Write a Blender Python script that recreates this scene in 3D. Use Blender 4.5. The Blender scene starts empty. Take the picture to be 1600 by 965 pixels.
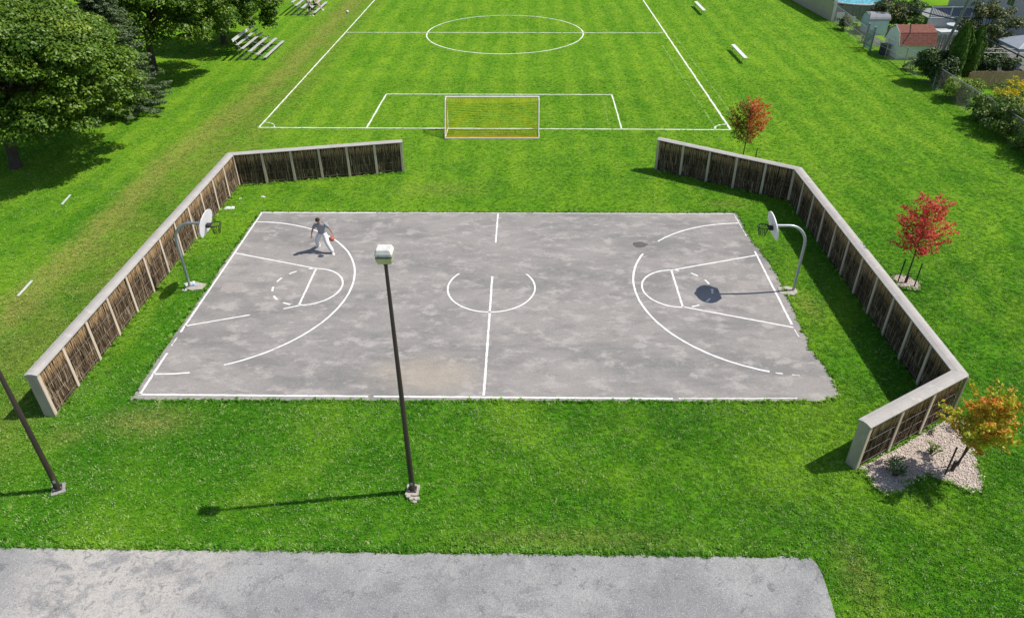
import bpy, bmesh, math, random
import numpy as np
from mathutils import Vector, Matrix

random.seed(7)
RNG = np.random.default_rng(7)
scene = bpy.context.scene
COL = scene.collection
R = math.radians

# ------------------------------------------------------------------ camera
cam_d = bpy.data.cameras.new('camera')
cam = bpy.data.objects.new('camera', cam_d)
COL.objects.link(cam)
_pi, _ya, _ro = R(33.931), R(-1.419), R(-0.468)
_f = Vector((math.sin(_ya)*math.cos(_pi), math.cos(_ya)*math.cos(_pi), -math.sin(_pi)))
_r = Vector((math.cos(_ya), -math.sin(_ya), 0))
_u = _r.cross(_f)
_r2 = _r*math.cos(_ro) + _u*math.sin(_ro)
_u2 = _u*math.cos(_ro) - _r*math.sin(_ro)
cam.matrix_world = Matrix(((_r2.x, _u2.x, -_f.x, 1.534), (_r2.y, _u2.y, -_f.y, -26.5), (_r2.z, _u2.z, -_f.z, 16.768), (0, 0, 0, 1)))
cam_d.sensor_width = 36
cam_d.lens = 25.69
cam_d.clip_end = 3000
scene.camera = cam

# ------------------------------------------------------------------ light
SUN_AZ, SUN_EL = 8.0, 54.0          # direction towards the sun, degrees from +x
world = bpy.data.worlds.new('World')
scene.world = world
world.use_nodes = True
wn = world.node_tree
wn.nodes.clear()
sky = wn.nodes.new('ShaderNodeTexSky')
sky.sky_type = 'NISHITA'
sky.sun_disc = False
sky.sun_elevation = R(SUN_EL)
sky.sun_rotation = R(90 - SUN_AZ)
bg = wn.nodes.new('ShaderNodeBackground')
bg.inputs[1].default_value = 0.10
wo = wn.nodes.new('ShaderNodeOutputWorld')
wn.links.new(sky.outputs[0], bg.inputs[0])
wn.links.new(bg.outputs[0], wo.inputs[0])
sun_d = bpy.data.lights.new('sun', 'SUN')
sun_d.energy = 4.4
sun_d.angle = R(0.53)
sun_d.color = (1.0, 0.94, 0.85)
sun = bpy.data.objects.new('sun', sun_d)
COL.objects.link(sun)
_sd = Vector((math.cos(R(SUN_EL))*math.cos(R(SUN_AZ)), math.cos(R(SUN_EL))*math.sin(R(SUN_AZ)), math.sin(R(SUN_EL))))
sun.rotation_euler = _sd.to_track_quat('Z', 'Y').to_euler()
sun.location = _sd*60
vs = scene.view_settings
vs.view_transform = 'Standard'
vs.look = 'None'
vs.exposure = 0.2
vs.gamma = 1.0
vs.use_curve_mapping = False
scene.cycles.use_denoising = True
scene.cycles.max_bounces = 6
scene.cycles.transparent_max_bounces = 8

# ------------------------------------------------------------------ helpers
def tag(o, label=None, cat=None, group=None, kind=None):
    if label: o['label'] = label
    if cat: o['category'] = cat
    if group: o['group'] = group
    if kind: o['kind'] = kind
    return o

def empty(name, loc, rz=0.0, label=None, cat=None, group=None):
    o = bpy.data.objects.new(name, None)
    o.empty_display_size = 0.2
    COL.objects.link(o)
    o.location = loc
    o.rotation_euler = (0, 0, rz)
    return tag(o, label, cat, group)

def link(name, me, parent=None, loc=None):
    o = bpy.data.objects.new(name, me)
    COL.objects.link(o)
    if parent: o.parent = parent
    if loc is not None: o.location = loc
    return o

def copy_tree(o, parent=None):
    c = o.copy()
    COL.objects.link(c)
    c.parent = parent
    for ch in list(o.children):
        copy_tree(ch, c)
    return c

class MB:
    """collects shapes; build() links them as one mesh object"""
    def __init__(s, org=(0, 0, 0)):
        s.v, s.f, s.m, s.o, s.tint = [], [], [], Vector(org), []
    def raw(s, vs, fs, mi=0):
        b = len(s.v)
        s.v += [tuple(Vector(p) - s.o) for p in vs]
        s.f += [tuple(b + i for i in f) for f in fs]
        s.m += [mi]*len(fs)
        return s
    def box(s, c, d, rz=0, rx=0, ry=0, mi=0, bev=0.0):
        hx, hy, hz = d[0]/2, d[1]/2, d[2]/2
        M = Matrix.Translation(c) @ Matrix.Rotation(rz, 4, 'Z') @ Matrix.Rotation(ry, 4, 'Y') @ Matrix.Rotation(rx, 4, 'X')
        if bev <= 0:
            P = [(-hx, -hy, -hz), (hx, -hy, -hz), (hx, hy, -hz), (-hx, hy, -hz), (-hx, -hy, hz), (hx, -hy, hz), (hx, hy, hz), (-hx, hy, hz)]
            F = [(3, 2, 1, 0), (4, 5, 6, 7), (0, 1, 5, 4), (1, 2, 6, 5), (2, 3, 7, 6), (3, 0, 4, 7)]
        else:
            b = min(bev, hx*.9, hy*.9, hz*.9)
            def ring(x, y, z):
                return [(-x+b, -y, z), (x-b, -y, z), (x, -y+b, z), (x, y-b, z), (x-b, y, z), (-x+b, y, z), (-x, y-b, z), (-x, -y+b, z)]
            P = [(p[0]*(hx-b)/hx, p[1]*(hy-b)/hy, -hz) for p in ring(hx, hy, 0)] + ring(hx, hy, -hz+b) + ring(hx, hy, hz-b) + [(p[0]*(hx-b)/hx, p[1]*(hy-b)/hy, hz) for p in ring(hx, hy, 0)]
            F = [tuple(range(7, -1, -1)), tuple(range(24, 32))]
            for k in range(3):
                for i in range(8):
                    j = (i+1) % 8
                    F.append((k*8+i, k*8+j, k*8+8+j, k*8+8+i))
        return s.raw([M @ Vector(p) for p in P], F, mi)
    def tube(s, pts, r, n=8, mi=0, cap=True):
        pts = [Vector(p) for p in pts]
        rs = r if isinstance(r, (list, tuple)) else [r]*len(pts)
        V, F = [], []
        t0 = (pts[1]-pts[0]).normalized()
        ref = Vector((0, 0, 1)) if abs(t0.z) < .9 else Vector((1, 0, 0))
        a = t0.cross(ref).normalized()
        for i, p in enumerate(pts):
            if i == 0: t = pts[1]-pts[0]
            elif i == len(pts)-1: t = pts[-1]-pts[-2]
            else: t = (pts[i+1]-p).normalized() + (p-pts[i-1]).normalized()
            t.normalize()
            a = (a - t*a.dot(t)).normalized()
            b = t.cross(a)
            for k in range(n):
                an = 2*math.pi*k/n
                V.append(p + (a*math.cos(an) + b*math.sin(an))*rs[i])
        for i in range(len(pts)-1):
            for k in range(n):
                j = (k+1) % n
                F.append((i*n+k, i*n+j, (i+1)*n+j, (i+1)*n+k))
        if cap:
            F.append(tuple(range(n-1, -1, -1)))
            F.append(tuple((len(pts)-1)*n + k for k in range(n)))
        return s.raw(V, F, mi)
    def prism(s, poly, z0, z1, mi=0):
        n = len(poly)
        V = [(p[0], p[1], z0) for p in poly] + [(p[0], p[1], z1) for p in poly]
        F = [tuple(range(n-1, -1, -1)), tuple(range(n, 2*n))] + [(i, (i+1) % n, n+(i+1) % n, n+i) for i in range(n)]
        return s.raw(V, F, mi)
    def lathe(s, prof, c=(0, 0, 0), n=16, mi=0):
        V, F = [], []
        for (r, z) in prof:
            for k in range(n):
                a = 2*math.pi*k/n
                V.append((c[0]+r*math.cos(a), c[1]+r*math.sin(a), c[2]+z))
        for i in range(len(prof)-1):
            for k in range(n):
                j = (k+1) % n
                F.append((i*n+k, i*n+j, (i+1)*n+j, (i+1)*n+k))
        F.append(tuple(range(n-1, -1, -1)))
        F.append(tuple((len(prof)-1)*n+k for k in range(n)))
        return s.raw(V, F, mi)
    def strip(s, pts, w, z, jit=0.0, step=.25, mi=0):
        """painted band along a polyline on the ground, its edges slightly uneven"""
        P = [Vector((p[0], p[1])) for p in pts]
        Q = [P[0]]
        for a, b in zip(P, P[1:]):
            n = max(1, int((b-a).length/step))
            Q += [a.lerp(b, (k+1)/n) for k in range(n)]
        V, F = [], []
        for i, p in enumerate(Q):
            t = (Q[min(i+1, len(Q)-1)]-Q[max(i-1, 0)]).normalized()
            nn = Vector((-t.y, t.x))
            for sg in (1, -1):
                e = p + nn*sg*(w/2+random.uniform(-jit, jit))
                V.append((e.x, e.y, z))
        for i in range(len(Q)-1):
            F.append((2*i+1, 2*i+3, 2*i+2, 2*i))
        return s.raw(V, F, mi)
    def mesh(s, name, mats):
        me = bpy.data.meshes.new(name)
        me.from_pydata(s.v, [], s.f)
        mats = mats if isinstance(mats, (list, tuple)) else [mats]
        for m in mats: me.materials.append(m)
        if len(mats) > 1: me.polygons.foreach_set('material_index', s.m)
        me.update()
        return me
    def build(s, name, mats, parent=None, smooth=False, loc=None):
        me = s.mesh(name, mats)
        if smooth:
            me.polygons.foreach_set('use_smooth', [True]*len(me.polygons))
            try: me.set_sharp_from_angle(angle=R(38))
            except Exception: pass
        return link(name, me, parent, loc)

def arc(cx, cy, r, a0, a1, n=48):
    return [(cx+r*math.cos(R(a0+(a1-a0)*i/n)), cy+r*math.sin(R(a0+(a1-a0)*i/n))) for i in range(n+1)]

# ------------------------------------------------------------------ materials
class NT:
    def __init__(s, name):
        s.mat = bpy.data.materials.new(name)
        s.mat.use_nodes = True
        s.t = s.mat.node_tree
        s.t.nodes.clear()
        s.out = s.t.nodes.new('ShaderNodeOutputMaterial')
    def n(s, typ, **kw):
        nd = s.t.nodes.new(typ)
        for k, v in kw.items(): setattr(nd, k, v)
        return nd
    def set(s, nd, inp, val):
        if hasattr(val, 'is_linked') or isinstance(val, bpy.types.NodeSocket): s.t.links.new(val, nd.inputs[inp])
        else: nd.inputs[inp].default_value = val
    def noise(s, vec, scale, detail=3, rough=.55, dist=0):
        nd = s.n('ShaderNodeTexNoise')
        s.set(nd, 'Vector', vec); nd.inputs['Scale'].default_value = scale
        nd.inputs['Detail'].default_value = detail; nd.inputs['Roughness'].default_value = rough
        nd.inputs['Distortion'].default_value = dist
        return nd.outputs['Fac']
    def rng(s, v, a, b, c=0., d=1.):
        nd = s.n('ShaderNodeMapRange'); nd.interpolation_type = 'SMOOTHSTEP'
        s.set(nd, 0, v)
        for i, x in enumerate((a, b, c, d)): nd.inputs[i+1].default_value = x
        return nd.outputs[0]
    def math(s, op, a, b=0., c=0.):
        nd = s.n('ShaderNodeMath', operation=op)
        s.set(nd, 0, a); s.set(nd, 1, b)
        if op in ('MULTIPLY_ADD',): s.set(nd, 2, c)
        return nd.outputs[0]
    def mix(s, f, a, b, blend='MIX'):
        nd = s.n('ShaderNodeMix', data_type='RGBA', blend_type=blend)
        s.set(nd, 0, f)
        for i, x in ((6, a), (7, b)):
            if isinstance(x, (tuple, list)): nd.inputs[i].default_value = (*x[:3], 1)
            else: s.t.links.new(x, nd.inputs[i])
        return nd.outputs[2]
    def mapping(s, vec, scale=(1, 1, 1), rot=(0, 0, 0)):
        nd = s.n('ShaderNodeMapping')
        s.t.links.new(vec, nd.inputs[0]); nd.inputs['Scale'].default_value = scale; nd.inputs['Rotation'].default_value = rot
        return nd.outputs[0]
    def bump(s, h, strength, dist):
        nd = s.n('ShaderNodeBump'); s.set(nd, 'Height', h)
        nd.inputs['Strength'].default_value = strength; nd.inputs['Distance'].default_value = dist
        return nd.outputs[0]
    def bsdf(s, col, rough=.7, spec=.3, metal=0., normal=None, **kw):
        nd = s.n('ShaderNodeBsdfPrincipled')
        if isinstance(col, (tuple, list)): nd.inputs['Base Color'].default_value = (*col[:3], 1)
        else: s.t.links.new(col, nd.inputs['Base Color'])
        s.set(nd, 'Roughness', rough); nd.inputs['Specular IOR Level'].default_value = spec; nd.inputs['Metallic'].default_value = metal
        if normal is not None: s.t.links.new(normal, nd.inputs['Normal'])
        for k, v in kw.items(): s.set(nd, k.replace('_', ' '), v)
        s.t.links.new(nd.outputs[0], s.out.inputs[0])
        return nd
    def pos(s): return s.n('ShaderNodeNewGeometry').outputs['Position']
    def obj(s):
        """object coordinates shifted by a random amount per object"""
        tc = s.n('ShaderNodeTexCoord'); oi = s.n('ShaderNodeObjectInfo')
        nd = s.n('ShaderNodeVectorMath', operation='ADD')
        s.t.links.new(tc.outputs['Object'], nd.inputs[0])
        m = s.math('MULTIPLY', oi.outputs['Random'], 37.0)
        s.t.links.new(m, nd.inputs[1])
        return nd.outputs[0]

def plain(name, c1, c2=None, scale=4., rough=.6, spec=.3, metal=0., bump=0., stretch=(1, 1, 1), c3=None, fine=0.25):
    """two-tone mottled surface with fine grain"""
    t = NT(name)
    v = t.mapping(t.obj(), stretch)
    c2 = c2 or tuple(x*.75 for x in c1)
    f = t.rng(t.noise(v, scale, 5, .62), .3, .7)
    col = t.mix(f, c1, c2)
    if c3: col = t.mix(t.rng(t.noise(v, scale*2.3, 4, .6), .52, .72), col, c3)
    g = t.noise(v, scale*14, 3, .7)
    col = t.mix(t.rng(g, .25, .75, 0, fine), col, tuple(x*.45 for x in c1))
    nm = t.bump(g, bump, .01) if bump else None
    t.bsdf(col, rough, spec, metal, nm)
    return t.mat

def leafmat(name, stops, trans=.35, rough=.5):
    """leaf shading; each leaf carries its own random tint"""
    t = NT(name)
    a = t.n('ShaderNodeAttribute', attribute_name='tint').outputs['Fac']
    ramp = t.n('ShaderNodeValToRGB')
    t.t.links.new(a, ramp.inputs[0])
    el = ramp.color_ramp.elements
    while len(el) < len(stops): el.new(.5)
    for e, (p, c) in zip(el, stops): e.position = p; e.color = (*c, 1)
    p = t.bsdf(ramp.outputs[0], rough, .35)
    tr = t.n('ShaderNodeBsdfTranslucent')
    t.t.links.new(ramp.outputs[0], tr.inputs[0])
    mx = t.n('ShaderNodeMixShader'); mx.inputs[0].default_value = trans
    t.t.links.new(p.outputs[0], mx.inputs[1]); t.t.links.new(tr.outputs[0], mx.inputs[2])
    t.t.links.new(mx.outputs[0], t.out.inputs[0])
    return t.mat

def grass_colour(t):
    """lawn colour by place in the world: patches, worn track, sports field"""
    p = t.pos()
    sep = t.n('ShaderNodeSeparateXYZ'); t.t.links.new(p, sep.inputs[0])
    X, Y = sep.outputs[0], sep.outputs[1]
    n_big = t.noise(p, .12, 4, .6); n_mid = t.noise(p, .55, 4, .6, .4); n_sm = t.noise(p, 3.2, 4, .65); n_fine = t.noise(p, 16, 3, .7)
    deep, mid, lime, straw = G_DEEP, G_MID, G_LIME, G_STRAW
    col = t.mix(t.rng(n_mid, .36, .64), deep, mid)
    col = t.mix(t.math('MULTIPLY', t.rng(n_big, .46, .60), .8), col, lime)
    col = t.mix(t.math('MULTIPLY', t.rng(n_sm, .45, .75), .45), col, lime)
    swp = t.noise(t.mapping(p, (.16, .05, 1), (0, 0, .25)), 1.0, 4, .6, .6)
    col = t.mix(t.math('MULTIPLY', t.math('MULTIPLY', t.rng(swp, .50, .62), t.rng(Y, -11, 3, .12, 1)), .6), col, G_LIME2)
    col = t.mix(t.math('MULTIPLY', t.rng(swp, .48, .36), .65), col, deep)
    # sports field: lighter, mown in faint lanes
    fm = t.math('MULTIPLY', t.rng(t.math('MULTIPLY_ADD', n_mid, 7.0, Y), 1, 23), t.rng(X, 24, 38, 1, .6))
    lane = t.n('ShaderNodeMath', operation='SINE'); t.set(lane, 0, t.math('MULTIPLY_ADD', n_big, 3.0, t.math('MULTIPLY', X, 3.3)))
    lanes = t.math('MULTIPLY', t.rng(lane.outputs[0], -.6, .6, .0, .5), t.rng(n_sm, .3, .6, .45, 1))
    fieldc = t.mix(t.rng(n_mid, .3, .7), G_FIELD, G_LIME2)
    fieldc = t.mix(t.math('MULTIPLY', t.rng(t.noise(t.mapping(p, (.5, .12, 1)), 1.0, 5, .65, .5), .50, .64), .6), fieldc, G_MID)
    fieldc = t.mix(lanes, fieldc, G_MID)
    col = t.mix(t.math('MULTIPLY', fm, .8), col, fieldc)
    # worn track beside the touch line and behind the left fence
    xc = t.rng(Y, 12, 34, -19.6, -17.7)
    d = t.math('ABSOLUTE', t.math('SUBTRACT', t.math('MULTIPLY_ADD', n_sm, 1.2, X), t.math('ADD', xc, .6)))
    band = t.rng(t.math('MULTIPLY_ADD', n_mid, -2.2, d), -1.2, .5, 1, 0)
    wear = t.math('MULTIPLY', band, t.rng(n_sm, .32, .62, .25, 1.))
    col = t.mix(t.math('MULTIPLY', wear, .72), col, straw)
    d2 = t.math('ABSOLUTE', t.math('ADD', X, 17.3))
    side = t.math('MULTIPLY', t.rng(d2, .6, 4.2, 1, 0), t.rng(n_mid, .35, .6, .25, .9))
    col = t.mix(t.math('MULTIPLY', side, .8), col, G_OLIVE)
    # thin dry patches near the court corner, the goal mouth and the pavement edge
    for (px_, py_, sx_, sy_, r_, k_) in ((-11.2, -8.5, .45, 1., 1.2, .75), (-13.6, -9.2, .8, 1., .9, .5), (-.7, 18.2, .4, 1., 1.1, .35), (3., -13.1, .12, 1., .7, .45), (10.4, -14.2, 1., .5, 1., .5), (11.9, 8.3, .5, 1., .9, .45), (-3.2, 10.0, .3, .8, 1.2, .4), (13.1, -1.2, 1., .4, .8, .5)):
        vd = t.n('ShaderNodeVectorMath', operation='DISTANCE'); t.t.links.new(t.mapping(p, (sx_, sy_, 1)), vd.inputs[0]); vd.inputs[1].default_value = (px_*sx_, py_*sy_, 0)
        pm = t.math('MULTIPLY', t.rng(t.math('MULTIPLY_ADD', n_sm, .8, vd.outputs['Value']), .4, r_+.4, 1, 0), t.rng(n_sm, .35, .6, .3, 1))
        col = t.mix(t.math('MULTIPLY', pm, k_), col, G_DRYER)
    dry = t.math('MULTIPLY', t.rng(n_big, .56, .68), t.rng(n_sm, .45, .65))
    col = t.mix(t.math('MULTIPLY', dry, .3), col, G_DRY)
    col = t.mix(t.rng(n_fine, .35, .75, .0, .38), col, G_DARK)
    return col, n_fine, n_sm

G_DEEP = (.054, .195, .008); G_MID = (.092, .262, .011); G_LIME = (.178, .345, .018)
G_FIELD = (.172, .345, .022); G_STRAW = (.430, .350, .105); G_DRY = (.255, .315, .050); G_LIME2 = (.240, .400, .024); G_OLIVE = (.190, .245, .040); G_DRYER = (.300, .290, .075); G_DARK = (.026, .105, .004)

def mk_lawn():
    t = NT('lawn_turf')
    col, nf, ns = grass_colour(t)
    h = t.math('ADD', nf, t.math('MULTIPLY', t.noise(t.pos(), 45, 2, .7), .6))
    t.bsdf(col, .9, .04, 0, t.bump(h, .9, .04))
    return t.mat
def mk_blades():
    t = NT('grass_blades')
    col, nf, ns = grass_colour(t)
    oi = t.n('ShaderNodeObjectInfo').outputs['Random']
    col = t.mix(1.0, col, (1.75, 1.65, 2.2), 'MULTIPLY')
    col = t.mix(t.rng(oi, .74, 1, 0, .75), col, (.50, .66, .20))  # random tufts turned pale, blade glints painted into the colour
    col = t.mix(t.rng(oi, 0, .3, .35, 0), col, G_DARK)
    p = t.bsdf(col, .6, .2)
    tr = t.n('ShaderNodeBsdfTranslucent'); t.t.links.new(col, tr.inputs[0])
    mx = t.n('ShaderNodeMixShader'); mx.inputs[0].default_value = .3
    t.t.links.new(p.outputs[0], mx.inputs[1]); t.t.links.new(tr.outputs[0], mx.inputs[2]); t.t.links.new(mx.outputs[0], t.out.inputs[0])
    return t.mat

def mk_court():
    t = NT('court_asphalt')
    p = t.pos()
    st = t.mapping(p, (.38, 1.0, 1))
    a = t.noise(st, .9, 6, .66, .3); b = t.noise(st, .32, 4, .6, .5); c = t.noise(p, 5, 4, .7); d = t.noise(p, 42, 3, .75)
    col = t.mix(t.rng(a, .38, .62), (.210, .204, .198), (.300, .283, .270))
    col = t.mix(t.rng(b, .42, .58, 0, .75), col, (.345, .320, .302))
    col = t.mix(t.rng(t.noise(t.mapping(p, (.7, 1.1, 1)), 1.5, 6, .70, .15), .49, .64, 0, .9), col, (.430, .400, .378))
    col = t.mix(t.rng(t.noise(t.mapping(p, (.6, 1.3, 1), (0, 0, .35)), 1.3, 5, .7, .3), .50, .70, 0, .55), col, (.180, .176, .172))
    col = t.mix(t.rng(t.noise(st, 2.2, 5, .7, .6), .55, .75, 0, .4), col, (.215, .21, .205))
    col = t.mix(t.rng(c, .5, .8, 0, .3), col, (.38, .36, .345))
    # sandy deposit near the sideline
    vd = t.n('ShaderNodeVectorMath', operation='DISTANCE'); t.t.links.new(t.mapping(p, (.55, 1, 1)), vd.inputs[0]); vd.inputs[1].default_value = (-1.2, -5.9, 0)
    sand = t.math('MULTIPLY', t.rng(vd.outputs['Value'], .3, 1.7, 1, 0), t.rng(a, .3, .6, .3, 1))
    col = t.mix(t.math('MULTIPLY', sand, .7), col, (.42, .36, .28))
    g2 = t.noise(p, 17, 4, .8)
    col = t.mix(t.rng(g2, .45, .70, 0, .35), col, (.17, .168, .165))
    col = t.mix(t.rng(g2, .50, .30, 0, .30), col, (.48, .46, .44))
    col = t.mix(t.rng(d, .25, .8, 0, .35), col, (.17, .168, .165))
    t.bsdf(col, .9, .25, 0, t.bump(d, .35, .01))
    return t.mat
def mk_pave():
    t = NT('parking_asphalt')
    p = t.pos()
    a = t.noise(p, .5, 5, .65, .4); b = t.noise(t.mapping(p, (1, 1.2, 1)), 2.0, 5, .7, .8); c = t.noise(p, 20, 4, .85); e = t.noise(p, 34, 3, .8)
    sep = t.n('ShaderNodeSeparateXYZ'); t.t.links.new(p, sep.inputs[0])
    col = t.mix(t.rng(a, .35, .65), (.235, .238, .242), (.345, .342, .338))
    dust = t.math('MULTIPLY', t.math('MULTIPLY', t.rng(t.math('MULTIPLY_ADD', a, 6, sep.outputs[0]), -5.5, -2.0, 1, 0), t.rng(sep.outputs[0], -13, -10.5)), t.rng(b, .34, .52))
    col = t.mix(t.math('MULTIPLY', dust, .85), col, (.50, .465, .425))
    col = t.mix(t.rng(b, .57, .72, 0, .75), col, (.16, .165, .172))
    col = t.mix(t.rng(t.noise(p, 3.2, 5, .75, .5), .55, .66, 0, .8), col, (.135, .138, .142))
    col = t.mix(t.rng(t.noise(p, .8, 5, .7, .4), .50, .64, 0, .65), col, (.175, .18, .187))
    col = t.mix(t.rng(c, .42, .68, 0, .6), col, (.15, .15, .152))
    col = t.mix(t.rng(e, .52, .70, 0, .7), col, (.62, .62, .61))
    t.bsdf(col, .9, .25, 0, t.bump(c, .5, .012))
    return t.mat
def mk_paint(name, wear_to, amount, base=(.80, .795, .775)):
    t = NT(name)
    p = t.pos()
    w = t.rng(t.noise(p, 6, 5, .75), .56, .72, 0, amount)
    w2 = t.rng(t.noise(p, 35, 3, .8), .55, .75, 0, amount*.7)
    col = t.mix(w, base, wear_to)
    col = t.mix(w2, col, wear_to)
    t.bsdf(col, .7, .3)
    return t.mat

def mk_brush():
    t = NT('dry_brushwood')
    a = t.n('ShaderNodeAttribute', attribute_name='tint').outputs['Fac']
    ramp = t.n('ShaderNodeValToRGB'); t.t.links.new(a, ramp.inputs[0])
    el = ramp.color_ramp.elements
    for s_ in ((.4, (.095, .062, .038)), (.75, (.27, .19, .118))): e = el.new(s_[0]); e.color = (*s_[1], 1)
    el[0].color = (.040, .028, .019, 1); el[-1].color = (.58, .45, .32, 1)
    tc = t.n('ShaderNodeTexCoord').outputs['Object']
    sep = t.n('ShaderNodeSeparateXYZ'); t.t.links.new(tc, sep.inputs[0])
    # twig tops blend to blond, darker lower down
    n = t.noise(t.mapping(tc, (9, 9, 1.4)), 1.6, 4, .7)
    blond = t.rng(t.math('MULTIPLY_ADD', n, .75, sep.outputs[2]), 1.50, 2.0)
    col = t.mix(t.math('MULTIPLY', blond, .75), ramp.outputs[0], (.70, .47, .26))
    mott = t.rng(t.noise(t.mapping(tc, (5, 5, 2)), 1.5, 4, .7), .4, .65)
    col = t.mix(t.math('MULTIPLY', mott, .25), col, (.27, .20, .14))
    t.bsdf(col, .9, .1)
    return t.mat

M = {}
M['lawn'] = mk_lawn(); M['blades'] = mk_blades(); M['court'] = mk_court(); M['pave'] = mk_pave()
M['paint'] = mk_paint('court_paint', (.32, .305, .29), .9, (.76, .755, .74))
M['paint_worn'] = mk_paint('worn_court_paint', (.30, .29, .28), 1.0, (.66, .65, .63))
M['chalk'] = mk_paint('field_chalk', (.14, .26, .05), .6, (.74, .78, .68))
M['chalk_old'] = mk_paint('faded_chalk', (.13, .27, .012), 1.0, (.20, .34, .055))
M['brush'] = mk_brush()
M['core'] = plain('dark_infill', (.022, .018, .014), (.012, .01, .008), 6, .95, .05)
M['greywood'] = plain('weathered_grey_wood', (.45, .425, .40), (.39, .37, .35), 1.5, .85, .2, 0, .15, (1, 1, 1), (.50, .475, .45), .2)
M['postwood'] = plain('pale_post_wood', (.68, .55, .44), (.54, .43, .34), 2.2, .85, .2, 0, .2, (1, 1, .25), (.66, .56, .47), .25)
M['endwood'] = plain('weathered_end_board', (.52, .44, .37), (.40, .335, .28), 2.0, .85, .2, 0, .25, (1.5, 1.5, .3), (.50, .47, .42), .3)
M['wire'] = plain('galvanised_wire', (.40, .37, .35), (.28, .26, .25), 5, .6, .3, .2)
M['galv'] = plain('galvanised_steel', (.46, .50, .53), (.36, .40, .44), 3, .42, .5, .55, .05, (1, 1, .4), None, .15)
M['galv_dull'] = plain('dull_galvanised_steel', (.40, .43, .45), (.30, .33, .36), 3, .5, .5, .4)  # duller grey steel for fittings and fence posts
M['white_board'] = plain('white_painted_board', (.82, .82, .83), (.76, .76, .78), 2, .45, .4, 0, 0, (1, 1, 1), None, .06)
M['black_metal'] = plain('black_metal', (.018, .018, .02), (.03, .03, .03), 5, .5, .4)
M['net_black'] = plain('black_chain', (.03, .03, .03), None, 5, .6, .3)
M['bronze'] = plain('bronze_pole_paint', (.060, .045, .038), (.045, .034, .03), 2, .45, .45, .1, .05, (1, 1, .3), (.085, .062, .05), .2)
M['conc'] = plain('rough_concrete', (.52, .48, .41), (.36, .33, .28), 6, .9, .2, 0, .5, (1, 1, 1), (.60, .57, .50), .4)
M['conc_dark'] = plain('grey_concrete', (.40, .385, .36), (.30, .29, .27), 5, .9, .2, 0, .5, (1, 1, 1), None, .4)
M['patch'] = plain('repair_patch', (.375, .345, .325), (.33, .31, .295), 4, .9, .2, 0, .2, (1, 1, 1), None, .35)
M['stain'] = plain('oil_stain', (.105, .10, .098), (.14, .13, .125), 5, .8, .3, 0, 0, (1, 1, 1), None, .3)
M['lamp_white'] = plain('chalky_lamp_housing', (.74, .73, .70), (.62, .61, .58), 7, .6, .3, 0, .1, (1, 1, 1), (.40, .39, .36), .2)
M['lamp_gasket'] = plain('corroded_gasket', (.10, .10, .105), (.28, .29, .30), 18, .7, .3)
M['lamp_lens'] = plain('yellowed_acrylic_lens', (.58, .58, .27), (.46, .47, .18), 4, .25, .5, 0, 0, (1, 1, 1), None, .05)
M['goal_white'] = plain('white_goal_tube', (.80, .79, .76), (.70, .68, .63), 3, .5, .4, 0, 0, (1, 1, 1), None, .1)
M['goal_net'] = plain('yellow_net', (.80, .66, .03), (.70, .54, .03), 6, .8, .1)
M['goal_rope'] = plain('orange_net_rope', (.70, .36, .04), (.6, .3, .03), 4, .8, .1)
M['alu'] = plain('bleacher_aluminium', (.66, .65, .63), (.54, .53, .51), 3, .45, .4, .25, 0, (1, 1, 1), None, .12)
M['alu_frame'] = plain('bleacher_frame', (.45, .45, .45), (.36, .36, .36), 4, .5, .4, .4)
M['bench_white'] = plain('white_bench_plank', (.76, .76, .75), (.66, .66, .65), 3, .55, .3)

# ------------------------------------------------------------------ ground
def rough_outline(poly, step, jit, seed, rnd=.35):
    """subdivide a closed outline and wobble it like a broken asphalt edge"""
    rs = random.Random(seed)
    out = []
    n = len(poly)
    for i in range(n):
        a, b = Vector(poly[i][:2]), Vector(poly[(i+1) % n][:2])
        j = poly[i][2] if len(poly[i]) > 2 else jit
        k = max(1, int((b-a).length/step))
        t = (b-a).normalized(); nn = Vector((-t.y, t.x))
        w = 0
        for q in range(k):
            w = .6*w + rs.uniform(-j, j)
            out.append(tuple(a.lerp(b, q/k) + nn*w))
    return out

def slab(name, outline, z1, mat, z0=-.12):
    mb = MB()
    n = len(outline)
    mb.raw([(x, y, z1) for x, y in outline] + [(x, y, z0) for x, y in outline], [tuple(range(n))] + [(i, n+i, n+(i+1) % n, (i+1) % n) for i in range(n)])
    return tag(mb.build(name, mat), kind='structure')

lawn_mb = MB()
_xs = [-900, -300, -120, -60, -30, 0, 30, 60, 120, 300, 900]
for i in range(10):
    for j in range(10):
        lawn_mb.raw([(_xs[i], _xs[j], 0), (_xs[i+1], _xs[j], 0), (_xs[i+1], _xs[j+1], 0), (_xs[i], _xs[j+1], 0)], [(0, 1, 2, 3)])
lawn = tag(lawn_mb.build('lawn', M['lawn']), kind='structure')

COURT = rough_outline([(-12.28, -7.42, .02), (11.5, -7.20, .05), (12.35, -6.95, .06), (12.42, -5.6, .09), (12.25, -4.2, .09), (12.32, -2.6, .06), (12.45, 1.0, .05), (12.33, 3.2, .05), (12.12, 4.6, .05), (12.18, 7.22, .02), (-12.2, 7.2, .025)][::1], .22, .03, 3)
court = slab('basketball_court', COURT, .03, M['court'])
PAVE = rough_outline([(-40, -40), (9.25, -40), (9.32, -15.4), (9.40, -14.5), (9.40, -13.85), (9.28, -13.62, .05), (-40, -13.66)], .25, .04, 5)
pave = slab('parking_pavement', PAVE, .035, M['pave'])

ZC = .036
def mark(name, pts, w=.09, mat='paint', jit=.009, z=ZC, parent=court, step=.12):
    return MB().strip(pts, w*.88, z, jit, step).build(name, M[mat], parent)
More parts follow.
